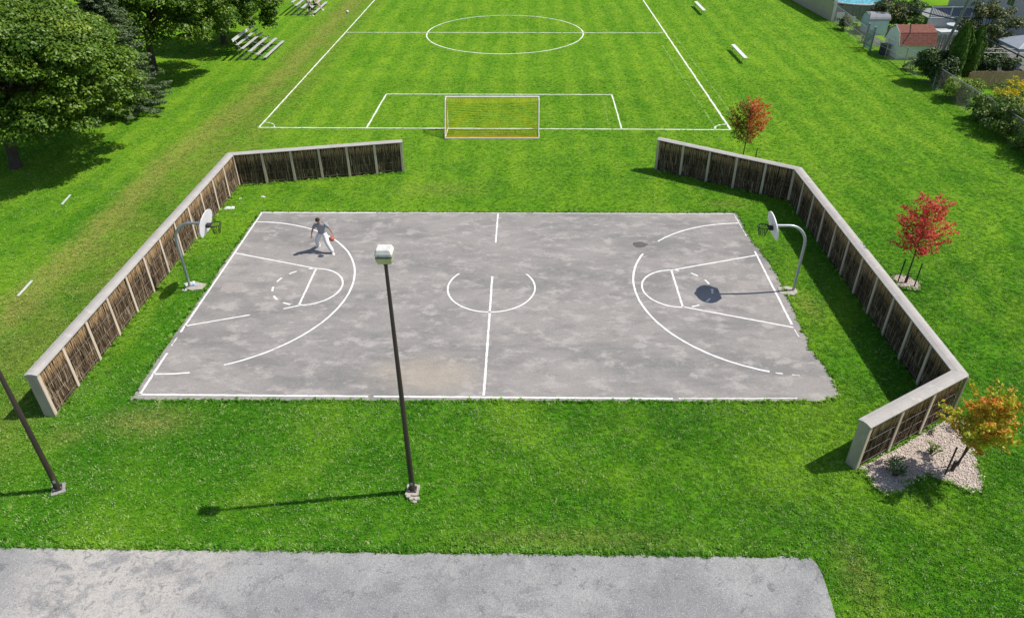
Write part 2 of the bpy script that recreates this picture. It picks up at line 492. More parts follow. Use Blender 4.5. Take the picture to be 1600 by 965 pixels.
# outer lines
mark('sideline', [(-12.1, -7.14), (-4, -7.14)], .10); mark('sideline', [(-3.8, -7.14), (6.6, -7.13)], .095); mark('sideline', [(6.8, -7.12), (10.9, -7.06)], .075, 'paint_worn', .015)
mark('sideline', [(-12.05, 7.09), (-6.2, 7.09)], .09); mark('sideline', [(-6.1, 7.09), (1.5, 7.09)], .06, 'paint_worn', .02); mark('sideline', [(1.8, 7.09), (11.9, 7.08)], .07, 'paint_worn', .015)
mark('baseline', [(-12.05, -7.14), (-12.08, -4.75)], .10); mark('baseline', [(-12.1, -4.3), (-12.1, -3.75)], .06, 'paint_worn', .02); mark('baseline', [(-12.1, -3.4), (-12.08, 7.09)], .095)
mark('baseline', [(12.02, -2.62), (12.05, 3.25)], .10); mark('baseline', [(12.03, 4.7), (11.97, 7.08)], .055, 'paint_worn', .02); mark('baseline', [(12.05, -3.45), (12.02, -2.95)], .05, 'paint_worn', .02)
# centre
mark('centre_line', [(0.04, -7.05), (0.0, .92)], .10); mark('centre_line', [(.03, 3.98), (.03, 7.03)], .09)
mark('centre_circle', arc(0, 0, 1.87, 142, 397, 60), .085, step=.5)
# three-point arcs
mark('three_point_line', [(-12.06, 6.05)] + arc(-12, .06, 5.98, 88, -67, 70), .095, step=.5)
mark('three_point_line', [(-12.06, -6.0), (-11.4, -5.99), (-10.76, -5.91)], .09)
mark('three_point_line', arc(12.08, .1, 5.96, 137, 92, 30) + [(11.98, 6.1)], .09, step=.5)
mark('three_point_line', arc(12.08, .1, 5.96, 151, 253, 60), .10, step=.5)
mark('three_point_line', arc(12.08, .1, 5.96, 255, 257.5, 3), .08, 'paint_worn', .02); mark('three_point_line', arc(12.08, .1, 5.96, 260.5, 263, 3), .06, 'paint_worn', .02)
# keys
for s in (-1, 1):
    mark('key_line', [(12.02*s, 2.88), (7.93*s, 1.52)], .09)
    mark('free_throw_line', [(7.93*s, 1.46), (7.93*s, -1.42)], .10)
    a0, a1 = ((90, -90) if s < 0 else (90, 270))
    mark('free_throw_circle', arc(7.93*s, .04, 1.48, a0, a1, 40), .09, step=.5)
    for k in range(6):
        b0 = 90 + 4 + k*29.5
        b1 = b0 + (14 if k else 9)
        aa = (b0, b1) if s < 0 else (180-b0, 180-b1)
        mark('free_throw_dash', arc(7.93*s, .04, 1.48, aa[0], aa[1], 4), .10, step=.5)
mark('key_line', [(12.02, -2.82), (7.93, -1.40)], .09)
mark('key_line', [(-12.1, -2.98), (-9.74, -2.17)], .085); mark('key_line', [(-8.5, -1.72), (-7.9, -1.46)], .085)
# repairs and stain
def blob(cx, cy, rx, ry, seed, n=22, j=.14, rot=0):
    rs = random.Random(seed)
    P = []
    for k in range(n):
        a = 2*math.pi*k/n; q = 1+rs.uniform(-j, j)
        x, y = rx*q*math.cos(a), ry*q*math.sin(a)
        P.append((cx+x*math.cos(rot)-y*math.sin(rot), cy+x*math.sin(rot)+y*math.cos(rot)))
    return P
def sheet(name, poly, z, mat, parent=court):
    return MB().raw([(x, y, z) for x, y in poly], [tuple(range(len(poly)))]).build(name, mat, parent)
sheet('dark_stain', blob(6.84, 3.86, .36, .26, 2), .034, M['stain'])
for (cx, cy, rx, ry) in ((-11.2, -.06, .42, .36), (10.98, .3, .40, .34)):
    P = [(cx-rx, cy-ry), (cx+rx, cy-ry), (cx+rx, cy+ry), (cx-rx, cy+ry)]
    sheet('repair_patch', rough_outline(P, .12, .02, 8), .034, M['patch'])

# sports field chalk, laid on the turf
FIELD = [(-16.05, 19.4), (14.5, 19.15), (14.28, 44.5), (-15.72, 45.0)]
def chalk(name, pts, w=.10, mat='chalk', z=.014, step=.4, jit=.02):
    return mark(name, pts, w, mat, jit, z, lawn, step)
chalk('goal_line', [(-16.1, 19.5), (14.55, 19.14)], .13)
chalk('touch_line', [(-16.1, 19.5), (-15.74, 44.9), (-15.45, 70)], .12)
chalk('touch_line', [(14.55, 19.14), (14.25, 44.5), (13.95, 70)], .15)
chalk('halfway_line', [(-15.74, 44.95), (14.25, 44.45)], .13)
chalk('centre_circle', arc(-.68, 44.6, 7.3, 0, 360, 90), .13, step=1)
chalk('goal_area_line', [(-9.0, 19.45), (-8.85, 26.45)], .12); chalk('goal_area_line', [(-8.88, 26.45), (7.62, 26.3)], .13); chalk('goal_area_line', [(7.6, 26.3), (7.58, 19.2)], .10)
chalk('corner_arc', arc(-16.1, 19.5, 1.0, 0, 90, 10), .09, step=1); chalk('corner_arc', arc(14.55, 19.15, 1.0, 90, 180, 10), .13, step=1)
chalk('goal_line', [(-15.4, 70), (13.95, 69.7)], .13)
for pts in ([(13.65, 19.2), (13.3, 40)], [(15.3, 22), (14.95, 44)], [(6.9, 25.5), (6.8, 20)]):
    chalk('faded_line', pts, .13, 'chalk_old', .010, .3, .05)

# mulch
BED = [(11.95, -10.52), (11.95, -11.0), (12.2, -11.38), (12.75, -11.25), (13.2, -10.82), (13.8, -10.62), (14.25, -10.85), (14.75, -11.22), (15.15, -11.15), (15.4, -10.6), (15.62, -9.8), (16.0, -8.9), (16.15, -8.2), (15.9, -7.85)]
BED = BED + [(15.75, -7.98), (11.8, -10.36)]
RING = blob(17.85, .58, .52, .66, 4, 18, .12)

def inpoly(px, py, poly):
    inside = np.zeros(px.shape, bool)
    n = len(poly)
    for i in range(n):
        x1, y1 = poly[i][:2]; x2, y2 = poly[(i+1) % n][:2]
        if y1 == y2: continue
        c = ((y1 > py) != (y2 > py)) & (px < (x2-x1)*(py-y1)/(y2-y1)+x1)
        inside ^= c
    return inside

# ------------------------------------------------------------------ scattered turf (one uncountable mass)
def tuft(name, nb, h, spread, seed, wid=.011):
    rs = random.Random(seed)
    mb = MB()
    for _ in range(nb):
        a = rs.uniform(0, 6.283); r = spread*math.sqrt(rs.random())
        b = Vector((r*math.cos(a), r*math.sin(a), 0))
        la = rs.uniform(0, 6.283); ln = rs.uniform(.25, .95)*h
        hh = h*rs.uniform(.5, 1)
        d = Vector((math.cos(la), math.sin(la), 0)); sd = Vector((-d.y, d.x, 0))*wid*rs.uniform(.7, 1.5)
        m = b + d*ln*.35 + Vector((0, 0, hh*.65)); e = b + d*ln + Vector((0, 0, hh))
        mb.raw([b-sd, b+sd, m+sd*.8, m-sd*.8, e], [(0, 1, 2, 3), (3, 2, 4)])
    return bpy.data.objects.new(name, mb.mesh(name, M['blades']))

def scatter(name, pts, protos, smin, smax, label, cat, tilt=.25):
    """points carry instances of a few small source meshes"""
    me = bpy.data.meshes.new(name)
    me.vertices.add(len(pts)); me.vertices.foreach_set('co', np.asarray(pts, np.float32).ravel())
    o = link(name, me)
    g = bpy.data.node_groups.new(name, 'GeometryNodeTree')
    g.interface.new_socket('Geometry', in_out='INPUT', socket_type='NodeSocketGeometry')
    g.interface.new_socket('Geometry', in_out='OUTPUT', socket_type='NodeSocketGeometry')
    N = g.nodes; L = g.links
    gi = N.new('NodeGroupInput'); go = N.new('NodeGroupOutput')
    jn = N.new('GeometryNodeGeometryToInstance')
    for p in protos[::-1]:
        oi = N.new('GeometryNodeObjectInfo'); oi.inputs['Object'].default_value = p
        L.new(oi.outputs['Geometry'], jn.inputs[0])
    ip = N.new('GeometryNodeInstanceOnPoints')
    L.new(gi.outputs[0], ip.inputs['Points']); L.new(jn.outputs[0], ip.inputs['Instance'])
    ip.inputs['Pick Instance'].default_value = True
    ri = N.new('FunctionNodeRandomValue'); ri.data_type = 'INT'
    ri.inputs[4].default_value = 0; ri.inputs[5].default_value = len(protos)-1; ri.inputs['Seed'].default_value = 3
    L.new(ri.outputs[2], ip.inputs['Instance Index'])
    rr = N.new('FunctionNodeRandomValue'); rr.data_type = 'FLOAT_VECTOR'
    rr.inputs[0].default_value = (-tilt, -tilt, 0); rr.inputs[1].default_value = (tilt, tilt, 6.283); rr.inputs['Seed'].default_value = 5
    L.new(rr.outputs[0], ip.inputs['Rotation'])
    rsn = N.new('FunctionNodeRandomValue'); rsn.data_type = 'FLOAT'
    rsn.inputs[2].default_value = smin; rsn.inputs[3].default_value = smax; rsn.inputs['Seed'].default_value = 9
    L.new(rsn.outputs[1], ip.inputs['Scale'])
    L.new(ip.outputs[0], go.inputs[0])
    md = o.modifiers.new('scatter', 'NODES'); md.node_group = g
    return tag(o, label, cat, kind='stuff')

def zone(x0, x1, y0, y1, dens):
    n = int((x1-x0)*(y1-y0)*dens)
    return RNG.uniform(x0, x1, n), RNG.uniform(y0, y1, n)
FENCE_L = [(-14.62, -8.25), (-14.52, 10.55), (-5.55, 12.48)]
FENCE_R = [(8.88, 12.86), (15.32, 8.72), (15.52, -7.80), (11.6, -10.2)]
def near_line(px, py, line, d):
    m = np.zeros(px.shape, bool)
    for (ax, ay), (bx, by) in zip(line, line[1:]):
        L2 = (bx-ax)**2+(by-ay)**2
        t = np.clip(((px-ax)*(bx-ax)+(py-ay)*(by-ay))/L2, 0, 1)
        m |= np.hypot(px-ax-t*(bx-ax), py-ay-t*(by-ay)) < d
    return m
def turf_points(zones):
    X, Y = [np.concatenate(v) for v in zip(*[zone(*z) for z in zones])]
    # keep what the camera's neighbourhood can see: a wedge widening with distance
    d = Y + 26.5
    keep = (X-1.5 < d*.86+3) & (X-1.5 > -d*.90-3) & ~inpoly(X, Y, COURT) & ~inpoly(X, Y, PAVE) & ~inpoly(X, Y, BED) & ~inpoly(X, Y, RING)
    keep &= ~near_line(X, Y, FENCE_L, .2) & ~near_line(X, Y, FENCE_R, .2)
    keep &= ~((np.abs(X+1.86) < .26) & (np.abs(Y+11.43) < .26)) & ~((np.abs(np.abs(X)-12.6) < .38) & (np.abs(Y+.05) < .35))
    X, Y = X[keep], Y[keep]
    return np.stack([X, Y, np.zeros_like(X)], 1)
tufts = [tuft('grass_tuft', 16, .042, .075, 1, .008), tuft('grass_tuft', 15, .036, .085, 2, .008), tuft('grass_tuft', 13, .055, .065, 3, .009)]
FIELD_LINES = [[(-16.1, 19.5), (14.55, 19.14)], [(-16.1, 19.5), (-15.74, 44.9), (-15.45, 70)], [(14.55, 19.14), (14.25, 44.5), (13.95, 70)], [(-15.74, 44.95), (14.25, 44.45)], arc(-.68, 44.6, 7.3, 0, 360, 60), [(-9.0, 19.45), (-8.85, 26.45), (7.62, 26.3), (7.58, 19.2)]]
_tp = turf_points([(-26, 28, -17, -6.0, 190), (-28, 28, -6.0, 4, 120), (-32, 32, 4, 14, 75), (-34, 33, 14, 30, 62), (-34, 33, 30, 62, 32)])
_k = np.ones(len(_tp), bool)
for _l in FIELD_LINES: _k &= ~near_line(_tp[:, 0], _tp[:, 1], _l, .10)
_tp = _tp[_k]
grass = scatter('grass', _tp, tufts, .6, 1.25, 'short green lawn grass around the basketball court', 'grass')
# longer fringe where the mower misses: court edge, fence feet
fr = []
for i in range(len(COURT)):
    a, b = COURT[i], COURT[(i+1) % len(COURT)]
    L_ = math.hypot(b[0]-a[0], b[1]-a[1])
    nn = (-(b[1]-a[1])/L_, (b[0]-a[0])/L_)
    for _ in range(max(1, int(L_*16))):
        t = random.random(); o_ = -abs(random.gauss(0, .05))-.005
        fr.append((a[0]+(b[0]-a[0])*t+nn[0]*o_, a[1]+(b[1]-a[1])*t+nn[1]*o_, 0))
for line in (FENCE_L, FENCE_R):
    for (ax, ay), (bx, by) in zip(line, line[1:]):
        L_ = math.hypot(bx-ax, by-ay); nx, ny = -(by-ay)/L_, (bx-ax)/L_
        for _ in range(int(L_*22)):
            t = random.random(); o_ = random.choice((-1, 1))*(.2+abs(random.gauss(0, .07)))
            p = (ax+(bx-ax)*t+nx*o_, ay+(by-ay)*t+ny*o_, 0)
            if not inpoly(np.array([p[0]]), np.array([p[1]]), BED)[0]: fr.append(p)
for _ in range(1500):
    fr.append((random.uniform(-16, 9.3), -13.62+abs(random.gauss(0, .10)), 0))
for poly_ in (BED, RING):
    for i in range(len(poly_)):
        a, b = poly_[i], poly_[(i+1) % len(poly_)]
        if poly_ is BED and i == len(BED)-2: continue
        for _ in range(int(math.hypot(b[0]-a[0], b[1]-a[1])*26)+2):
            t = random.random(); fr.append((a[0]+(b[0]-a[0])*t+random.gauss(0, .05), a[1]+(b[1]-a[1])*t+random.gauss(0, .05), 0))
fringe = scatter('grass_fringe', fr, [tuft('grass_tuft', 14, .13, .06, 11, .012), tuft('grass_tuft', 12, .10, .08, 12, .012)], .6, 1.3, 'longer unmown grass along the court edges and fence feet', 'grass')
# clover heads, pale specks that also stand in for glints on the blades
def clover_glint_mesh():
    mb = MB(); mb.lathe([(.004, .05), (.013, .058), (.014, .068), (.005, .077)], n=5)
    return bpy.data.objects.new('clover_head', mb.mesh('clover_head', plain('clover_white', (.62, .66, .50), (.50, .58, .38), 5, .8, .1)))
cp = turf_points([(-26, 28, -17, -6.0, 34), (-28, 28, -6.0, 4, 12), (-32, 30, 4, 16, 6)])
_n = np.sin(cp[:, 0]*.9+1.3*np.sin(cp[:, 1]*.7))+np.sin(cp[:, 1]*1.3+np.sin(cp[:, 0]*.6)*1.7)
cp = cp[RNG.random(len(cp)) < np.clip((_n+1.2)/3, .08, 1)]
clover = scatter('clover_glints', cp, [clover_glint_mesh()], .4, 1.1, 'tiny pale specks in the lawn, clover heads that double as painted blade glints', 'clover')

# ------------------------------------------------------------------ brushwood fences
def brush_mesh(name, width, seed):
    """upright twigs packed side by side, x along the bay, y outwards, z up"""
    rs = random.Random(seed)
    V, F, T = [], [], []
    def twig(x, y, r, z0, z1, tint):
        b = len(V)
        lean = rs.uniform(-.05, .05); bow = rs.uniform(-.018, .018); by = rs.uniform(-.012, .012)
        for k, (f, rr) in enumerate(((0, 1.15), (.5, 1.), (1, .6))):
            z = z0+(z1-z0)*f
            cx = x+lean*f+bow*(1-abs(2*f-1)); cy = y+by*f
            for q in range(4):
                an = q*math.pi/2+.4
                V.append((min(max(cx+r*rr*math.cos(an), .005), width-.005), cy+r*rr*math.sin(an), z))
        for k in range(2):
            for q in range(4):
                j = (q+1) % 4
                F.append((b+k*4+q, b+k*4+j, b+k*4+4+j, b+k*4+4+q)); T.append(tint)
        F.append((b+8, b+9, b+10, b+11)); T.append(tint)
    n = int(width/.026)
    for i in range(n):
        clump = .5+.5*math.sin(i*.31+seed)*math.sin(i*.13+2*seed)
        x = (i+rs.uniform(.1, .9))/n*width
        twig(x, rs.uniform(-.004, .028), rs.uniform(.009, .018), .03, rs.uniform(1.62, 1.74), min(1, max(0, .30+.42*clump*rs.random()+rs.gauss(0, .17))))
    for i in range(int(n*2.4)):
        z0 = rs.uniform(.03, 1.35)
        ln = min(1.73-z0, rs.uniform(.18, .62))
        twig(rs.uniform(.04, width-.04), rs.uniform(.012, .045), rs.uniform(.007, .015), z0, z0+ln, min(1, max(0, rs.gauss(.45, .30))))
    me = bpy.data.meshes.new(name)
    me.from_pydata(V, [], F)
    at = me.attributes.new('tint', 'FLOAT', 'FACE'); at.data.foreach_set('value', T)
    me.materials.append(M['brush'])
    return me
BM = [brush_mesh('brush_panel', 1.54, s) for s in (1, 2, 3, 4, 5, 6)]

def brush_fence(line, bays, end_flags, label):
    root = empty('brush_fence', (line[0][0], line[0][1], 0), 0, label, 'fence')
    O = root.location
    P = [Vector((p[0], p[1], 0)) for p in line]
    H, T = 1.76, .33                    # body height and thickness
    def mitre(i, off):
        """point at corner i moved sideways by off"""
        if i == 0: t = (P[1]-P[0]).normalized(); return P[0]+Vector((-t.y, t.x, 0))*off
        if i == len(P)-1: t = (P[-1]-P[-2]).normalized(); return P[-1]+Vector((-t.y, t.x, 0))*off
        a = (P[i]-P[i-1]).normalized(); b = (P[i+1]-P[i]).normalized()
        na, nb = Vector((-a.y, a.x, 0)), Vector((-b.y, b.x, 0))
        m = (na+nb).normalized()
        return P[i]+m*(off/m.dot(na))
    for i in range(len(P)-1):
        t = (P[i+1]-P[i]).normalized(); nrm = Vector((-t.y, t.x, 0)); L_ = (P[i+1]-P[i]).length
        rz = math.atan2(t.y, t.x)
        # peaked cap with mitred ends
        prof = [(-.225, 1.765), (-.225, 1.805), (-.06, 1.85), (.06, 1.85), (.225, 1.805), (.225, 1.765)]
        V = []
        for e in (i, i+1):
            for (o_, z) in prof:
                q = mitre(e, o_)
                ext = 0
                if e == 0: ext = -.06
                if e == len(P)-1: ext = .06
                q = q + t*ext
                q = q + t*(.003 if e == i and e else 0) - t*(.003 if e == i+1 and e < len(P)-1 else 0)
                V.append((q.x, q.y, z))
        F = [(k, (k+1) % 6, 6+(k+1) % 6, 6+k) for k in range(6)] + [(5, 4, 3, 2, 1, 0), (6, 7, 8, 9, 10, 11)]
        MB(O).raw(V, F).build('cap', M['greywood'], root)
        # hidden core
        MB(O).raw([(*mitre(e, o_)[:2], z) for e in (i, i+1) for o_ in (-.105, .105) for z in (.02, 1.74)],
                  [(0, 1, 5, 4), (2, 6, 7, 3), (1, 3, 7, 5), (0, 4, 6, 2), (0, 2, 3, 1), (4, 5, 7, 6)]).build('infill_core', M['core'], root)
        nb = bays[i]
        for sgn in (1, -1):
            # bays run along this face, from mitre to mitre
            fa, fb = mitre(i, sgn*.112), mitre(i+1, sgn*.112)
            bl = (fb-fa).length/nb
            for k in range(nb+1):
                if (k == 0 and i > 0): continue
                # stand the post on the face, clear of the corner on the inner side
                q = fa-nrm*sgn*.112+t*(bl*k)
                if 0 < k < nb: q = q + t*random.uniform(-.015, .015)
                if k == nb and i+1 < len(P)-1:
                    q = mitre(i+1, sgn*.19); 
                else:
                    if k == 0: q = q+t*.05
                    if k == nb: q = q-t*.05
                    q = q+nrm*sgn*.165
                mb = MB((q.x, q.y, 0)); mb.box((q.x, q.y, H/2-.01), (.13, .055, H), rz, bev=.006)
                ob = mb.build('post', M['postwood'], root); ob.location = q-O
            for k in range(nb):
                me = BM[(k*2+i*3+(sgn > 0)+k//3) % 6]
                ob = link('brush_panel', me, root)
                st = fa+t*(bl*k+.03) if sgn > 0 else fa+t*(bl*(k+1)-.03)
                ob.location = st-O
                ob.rotation_euler = (0, 0, rz if sgn > 0 else rz+math.pi)
                ob.scale = ((bl-.06)/1.54, 1, 1)
                ob['kind'] = 'stuff'
            for z in (.16, .62, 1.10):
                a = mitre(i, sgn*.158)+t*.05; b = mitre(i+1, sgn*.158)-t*.05
                pts = []
                for k in range(nb*2+1):
                    q = a.lerp(b, k/(nb*2)); pts.append((q.x, q.y, z+random.uniform(-.008, .008)))
                MB(O).tube(pts, .0045, 4).build('wire', M['wire'], root)
    for e, fl in ((0, end_flags[0]), (len(P)-1, end_flags[1])):
        if not fl: continue
        t = (P[1]-P[0]).normalized() if e == 0 else (P[-1]-P[-2]).normalized()
        q = P[e] - t*.018 if e == 0 else P[e]+t*.018
        mb = MB((q.x, q.y, 0)); mb.box((q.x, q.y, H/2-.01), (.034, .37, H), math.atan2(t.y, t.x), bev=.004)
        ob = mb.build('end_board', M['endwood'], root); ob.location = q-O
    return root
brush_fence(FENCE_L, [12, 6], (1, 1), 'brushwood fence with grey cap standing left of the court behind the hoop')
brush_fence(FENCE_R, [5, 11, 3], (1, 1), 'brushwood fence with grey cap standing right of the court, its inner face in shade')

# ------------------------------------------------------------------ basketball hoops
def hoop(loc, flip, label):
    root = empty('basketball_hoop', loc, math.pi if flip else 0, label, 'basketball hoop', 'basketball hoops at the court ends')
    # local: pole at origin, board towards -x
    pts = [(0, 0, -.1), (0, 0, 1.2), (.0, 0, 2.25)]
    for k in range(1, 9):
        a = R(90*k/8); pts.append((-.78*(1-math.cos(a)), 0, 2.25+.85*math.sin(a)))
    pts.append((-1.37, 0, 3.10))
    MB().tube(pts, .057, 12).build('pole', M['galv'], root, True)
    # fan-shaped board, standing in the y-z plane
    prof = []
    for k in range(0, 25):
        a = R(180*k/24); prof.append((.70*math.cos(a), 3.10+.54*math.sin(a)))
    prof = [(.40, 2.62), (.64, 2.92)] + prof + [(-.64, 2.92), (-.40, 2.62)]
    n = len(prof); bx, bt = -1.40, .045
    mb = MB(); mb.raw([(bx-.24*(z-3.1), y, z) for y, z in prof] + [(bx-bt-.24*(z-3.1), y, z) for y, z in prof], [tuple(range(n)), tuple(range(2*n-1, n-1, -1))] + [(i, n+i, n+(i+1) % n, (i+1) % n) for i in range(n)])
    mb.build('backboard', M['white_board'], root)
    mb = MB(); mb.box((-1.375, 0, 3.10), (.03, .3, .3), ry=R(-13.5), bev=.01); mb.build('mounting_plate', M['galv_dull'], root)
    mb = MB(); mb.box((-1.50, 0, 3.0), (.17, .20, .16), bev=.02); mb.box((-1.57, 0, 3.045), (.14, .28, .014)); mb.build('rim_bracket', M['black_metal'], root)
    rc = (-1.80, 0, 3.05)
    MB().tube([(rc[0]+.228*math.cos(R(a)), .228*math.sin(R(a)), rc[2]) for a in range(0, 361, 12)], .023, 8, cap=False).build('rim', M['black_metal'], root, True)
    mb = MB()
    for k in range(12):
        for sg in (1, -1):
            P_ = []
            for q in range(5):
                f = q/4; a = R(30*k+sg*15*q/2.0); r = .222-.10*f**.8
                P_.append((rc[0]+r*math.cos(a), r*math.sin(a), rc[2]-.02-.40*f))
            mb.tube(P_, .0065, 3, cap=False)
    mb.build('net', M['net_black'], root)
    mb = MB(); mb.prism(rough_outline([(-.62, -.26), (-.1, -.36), (.16, -.15), (.14, .2), (-.2, .3), (-.6, .22)], .12, .025, 6 if flip else 9), -.05, .05)
    mb.build('concrete_pad', M['conc'], root)
    return root
hoop((12.82, -.1, 0), False, 'basketball hoop with white fan board at the right end, net hanging')
hl = hoop((-13.03, -.05, 0), True, 'basketball hoop with white fan board at the left end, litter at its foot')

# ------------------------------------------------------------------ lamp posts
def lamp_post(loc, rz, label, broken=True):
    root = empty('lamp_post', loc, rz, label, 'lamp post', 'lamp posts beside the pavement')
    mb = MB(); mb.prism(rough_outline([(-.2, -.2), (.2, -.2), (.2, .2), (-.2, .2)], .08, .015, 4), -.2, .10)
    f = mb.build('footing', M['conc'] if broken else M['conc_dark'], root)
    if not broken: f.scale = (1, 1, .6)
    for k, (x, y, s) in enumerate(((.05, -.26, .10), (.17, -.3, .085), (-.09, -.25, .07), (.12, -.40, .07), (-.01, -.33, .06))):
        if not broken: continue
        b = MB(); b.prism(blob(x, y, s, s*.8, k+40, 7, .25), -.02, .05+.03*(k % 3)); b.build('broken_piece', M['conc'], f)
    mb = MB(); mb.box((0, 0, .115), (.25, .25, .025), bev=.006); mb.build('base_plate', M['bronze'], root)
    for sx in (-.095, .095):
        for sy in (-.095, .095):
            mb = MB(); mb.lathe([(.016, 0), (.016, .03), (.008, .032), (.008, .055)], (sx, sy, .128), 6); mb.build('bolt', M['galv_dull'], root)
    MB().tube([(0, 0, .12), (0, 0, 4), (0, 0, 7.95)], [.084, .064, .043], 14).build('pole', M['bronze'], root, True)
    mb = MB(); mb.box((0, -.083, .42), (.07, .012, .10), bev=.004); mb.build('hand_hole_cover', M['galv_dull'], root)
    # head: chalky box lid over a yellowed drop lens
    mb = MB(); mb.lathe([(.045, 7.86), (.06, 7.90), (.06, 7.99)], n=12); mb.build('tenon', M['bronze'], root)
    hx, hy = .205, .185
    def ringp(x, y, z, b=.022):
        return [(-x+b, -y, z), (x-b, -y, z), (x, -y+b, z), (x, y-b, z), (x-b, y, z), (-x+b, y, z), (-x, y-b, z), (-x, -y+b, z)]
    def loft(rings, name, mat, par):
        V = [p for r_ in rings for p in r_]; F = [tuple(range(7, -1, -1)), tuple(range((len(rings)-1)*8, len(rings)*8))]
        for k in range(len(rings)-1):
            F += [(k*8+i, k*8+(i+1) % 8, k*8+8+(i+1) % 8, k*8+8+i) for i in range(8)]
        return MB().raw(V, F).build(name, mat, par)
    head = loft([ringp(hx, hy, 8.20), ringp(hx+.004, hy+.004, 8.26), ringp(hx-.03, hy-.03, 8.345), ringp(hx-.045, hy-.045, 8.36)], 'lamp_housing', M['lamp_white'], root)
    loft([ringp(hx-.004, hy-.004, 8.145), ringp(hx-.004, hy-.004, 8.197)], 'gasket', M['lamp_gasket'], head)
    loft([ringp(hx-.04, hy-.035, 7.985), ringp(hx-.012, hy-.012, 8.05), ringp(hx-.002, hy-.002, 8.142)], 'drop_lens', M['lamp_lens'], head)
    for x in (-.12, .1):
        b = MB(); b.box((x, -hy-.008, 8.19), (.03, .016, .05), bev=.003); b.build('latch', M['lamp_gasket'], head)
    return root
lamp_post((-1.86, -11.43, 0), 0, 'tall bronze lamp post with white box head in front of the court')
lamp_post((-12.58, -11.51, 0), R(30), 'bronze lamp post cut off by the left edge of the photo', False)

# ------------------------------------------------------------------ goal
def goal():
    root = empty('soccer_goal', (-.7, 19.3, 0), 0, 'white framed soccer goal with yellow net on the field line', 'goal')
    x0, x1, h, dep, top = -2.98, 2.90, 2.08, 1.78, .55
    for x in (x0, x1):
        MB().tube([(x, 0, 0), (x, 0, h)], .055, 10).build('goal_post', M['goal_white'], root, True)
        MB().tube([(x, 0, .04), (x, -dep, .04)], .04, 8).build('ground_bar', M['goal_white'], root, True)
        MB().tube([(x, 0, h), (x, -top, h-.02), (x, -dep, .06)], .030, 8).build('back_stay', M['goal_white'], root, True)
    MB().tube([(x0-.055, 0, h), (x1+.055, 0, h)], .062, 10).build('crossbar', M['goal_white'], root, True)
    MB().tube([(x0, -dep, .04), (x1, -dep, .04)], .042, 8).build('ground_bar', M['goal_white'], root, True)
    # net: sagging sheet of cords over the back, plus both sides
    mb = MB()
    def back(u, v):      # u across 0..1, v 0 at the crossbar .. 1 at the ground bar
        x = x0+(x1-x0)*u
        a = Vector((x, -.05, h-.04)); b = Vector((x, -top, h-.06)); c = Vector((x, -dep+.02, .1))
        s1 = .2
        p = a.lerp(b, v/s1) if v < s1 else b.lerp(c, (v-s1)/(1-s1))
        sag = math.sin(math.pi*u)*math.sin(math.pi*v)
        return p+Vector((0, .12*sag, -.22*sag-.05*math.sin(math.pi*v)))
    for i in range(0, 61): mb.tube([back(i/60, k/12) for k in range(13)], .0068, 3, cap=False)
    for k in range(1, 21): mb.tube([back(i/16, k/20) for i in range(17)], .0062, 3, cap=False)
    for x in (x0, x1):
        for i in range(9):
            f = i/8
            mb.tube([(x, -dep*f*.98, .05), (x, -top*f, h-.03)], .0055, 3, cap=False)
        for k in range(1, 14):
            g_ = k/14; mb.tube([(x, -.02, h*g_), (x, -(dep+(top-dep)*g_), h*g_)], .0055, 3, cap=False)
    mb.build('net', M['goal_net'], root)
    mb = MB()
    mb.tube([(x0, -dep+.04, .10)] + [(x0+(x1-x0)*k/20, -dep+.05, .10+random.uniform(-.015, .015)) for k in range(1, 20)] + [(x1, -dep+.04, .10)], .038, 6)
    for x in (x0, x1): mb.tube([(x-.03*(1 if x < 0 else -1), -.9, .12), (x-.04*(1 if x < 0 else -1), -dep+.05, .12)], .022, 6)
    mb.build('net_rope', M['goal_rope'], root)
goal()

# ------------------------------------------------------------------ bleachers and benches
def bleacher(loc, label):
    root = empty('bleacher', loc, 0, label, 'bleacher', 'bleachers along the touch line')
    L_ = 5.5
    rows = [(0, .24), (-.60, .48), (-1.19, .72), (-1.78, .95)]
    for x, z in rows:
        mb = MB(); mb.box((x, L_/2, z), (.27, L_, .04), bev=.008); mb.build('seat_plank', M['alu'], root)
    mb = MB(); mb.box((-2.12, L_/2, 1.26), (.24, L_, .04), bev=.008); mb.build('seat_plank', M['alu'], root)
    mb = MB(); mb.box((-2.42, L_/2, 1.60), (.04, L_, .24), ry=R(-18), bev=.008); mb.build('back_rail', M['alu'], root)
    for y in (.35, L_/2, L_-.35):
        mb = MB()
        mb.tube([(.1, y, .03), (-2.4, y, .03)], .025, 6)
        mb.tube([(.12, y, .2), (-1.9, y, .90), (-2.3, y, 1.22)], .025, 6)
        mb.tube([(-2.3, y, .03), (-2.15, y, 1.24), (-2.46, y, 1.70)], .025, 6)
        for x, z in rows[1:]:
            mb.tube([(x, y, .03), (x, y, z-.02)], .02, 6)
        mb.tube([(-1.19, y, .05), (-2.2, y, .95)], .018, 6); mb.tube([(-2.2, y, .05), (-1.19, y, .70)], .018, 6)
        mb.build('frame', M['alu_frame'], root)
    return root
bl = bleacher((-20.5, 35.4, 0), 'empty aluminium bleacher with rows of planks beside the trees')
b2 = copy_tree(bl); b2.location = (-20.45, 52.1, 0); b2['label'] = 'far aluminium bleacher with two people at the top edge of the photo'
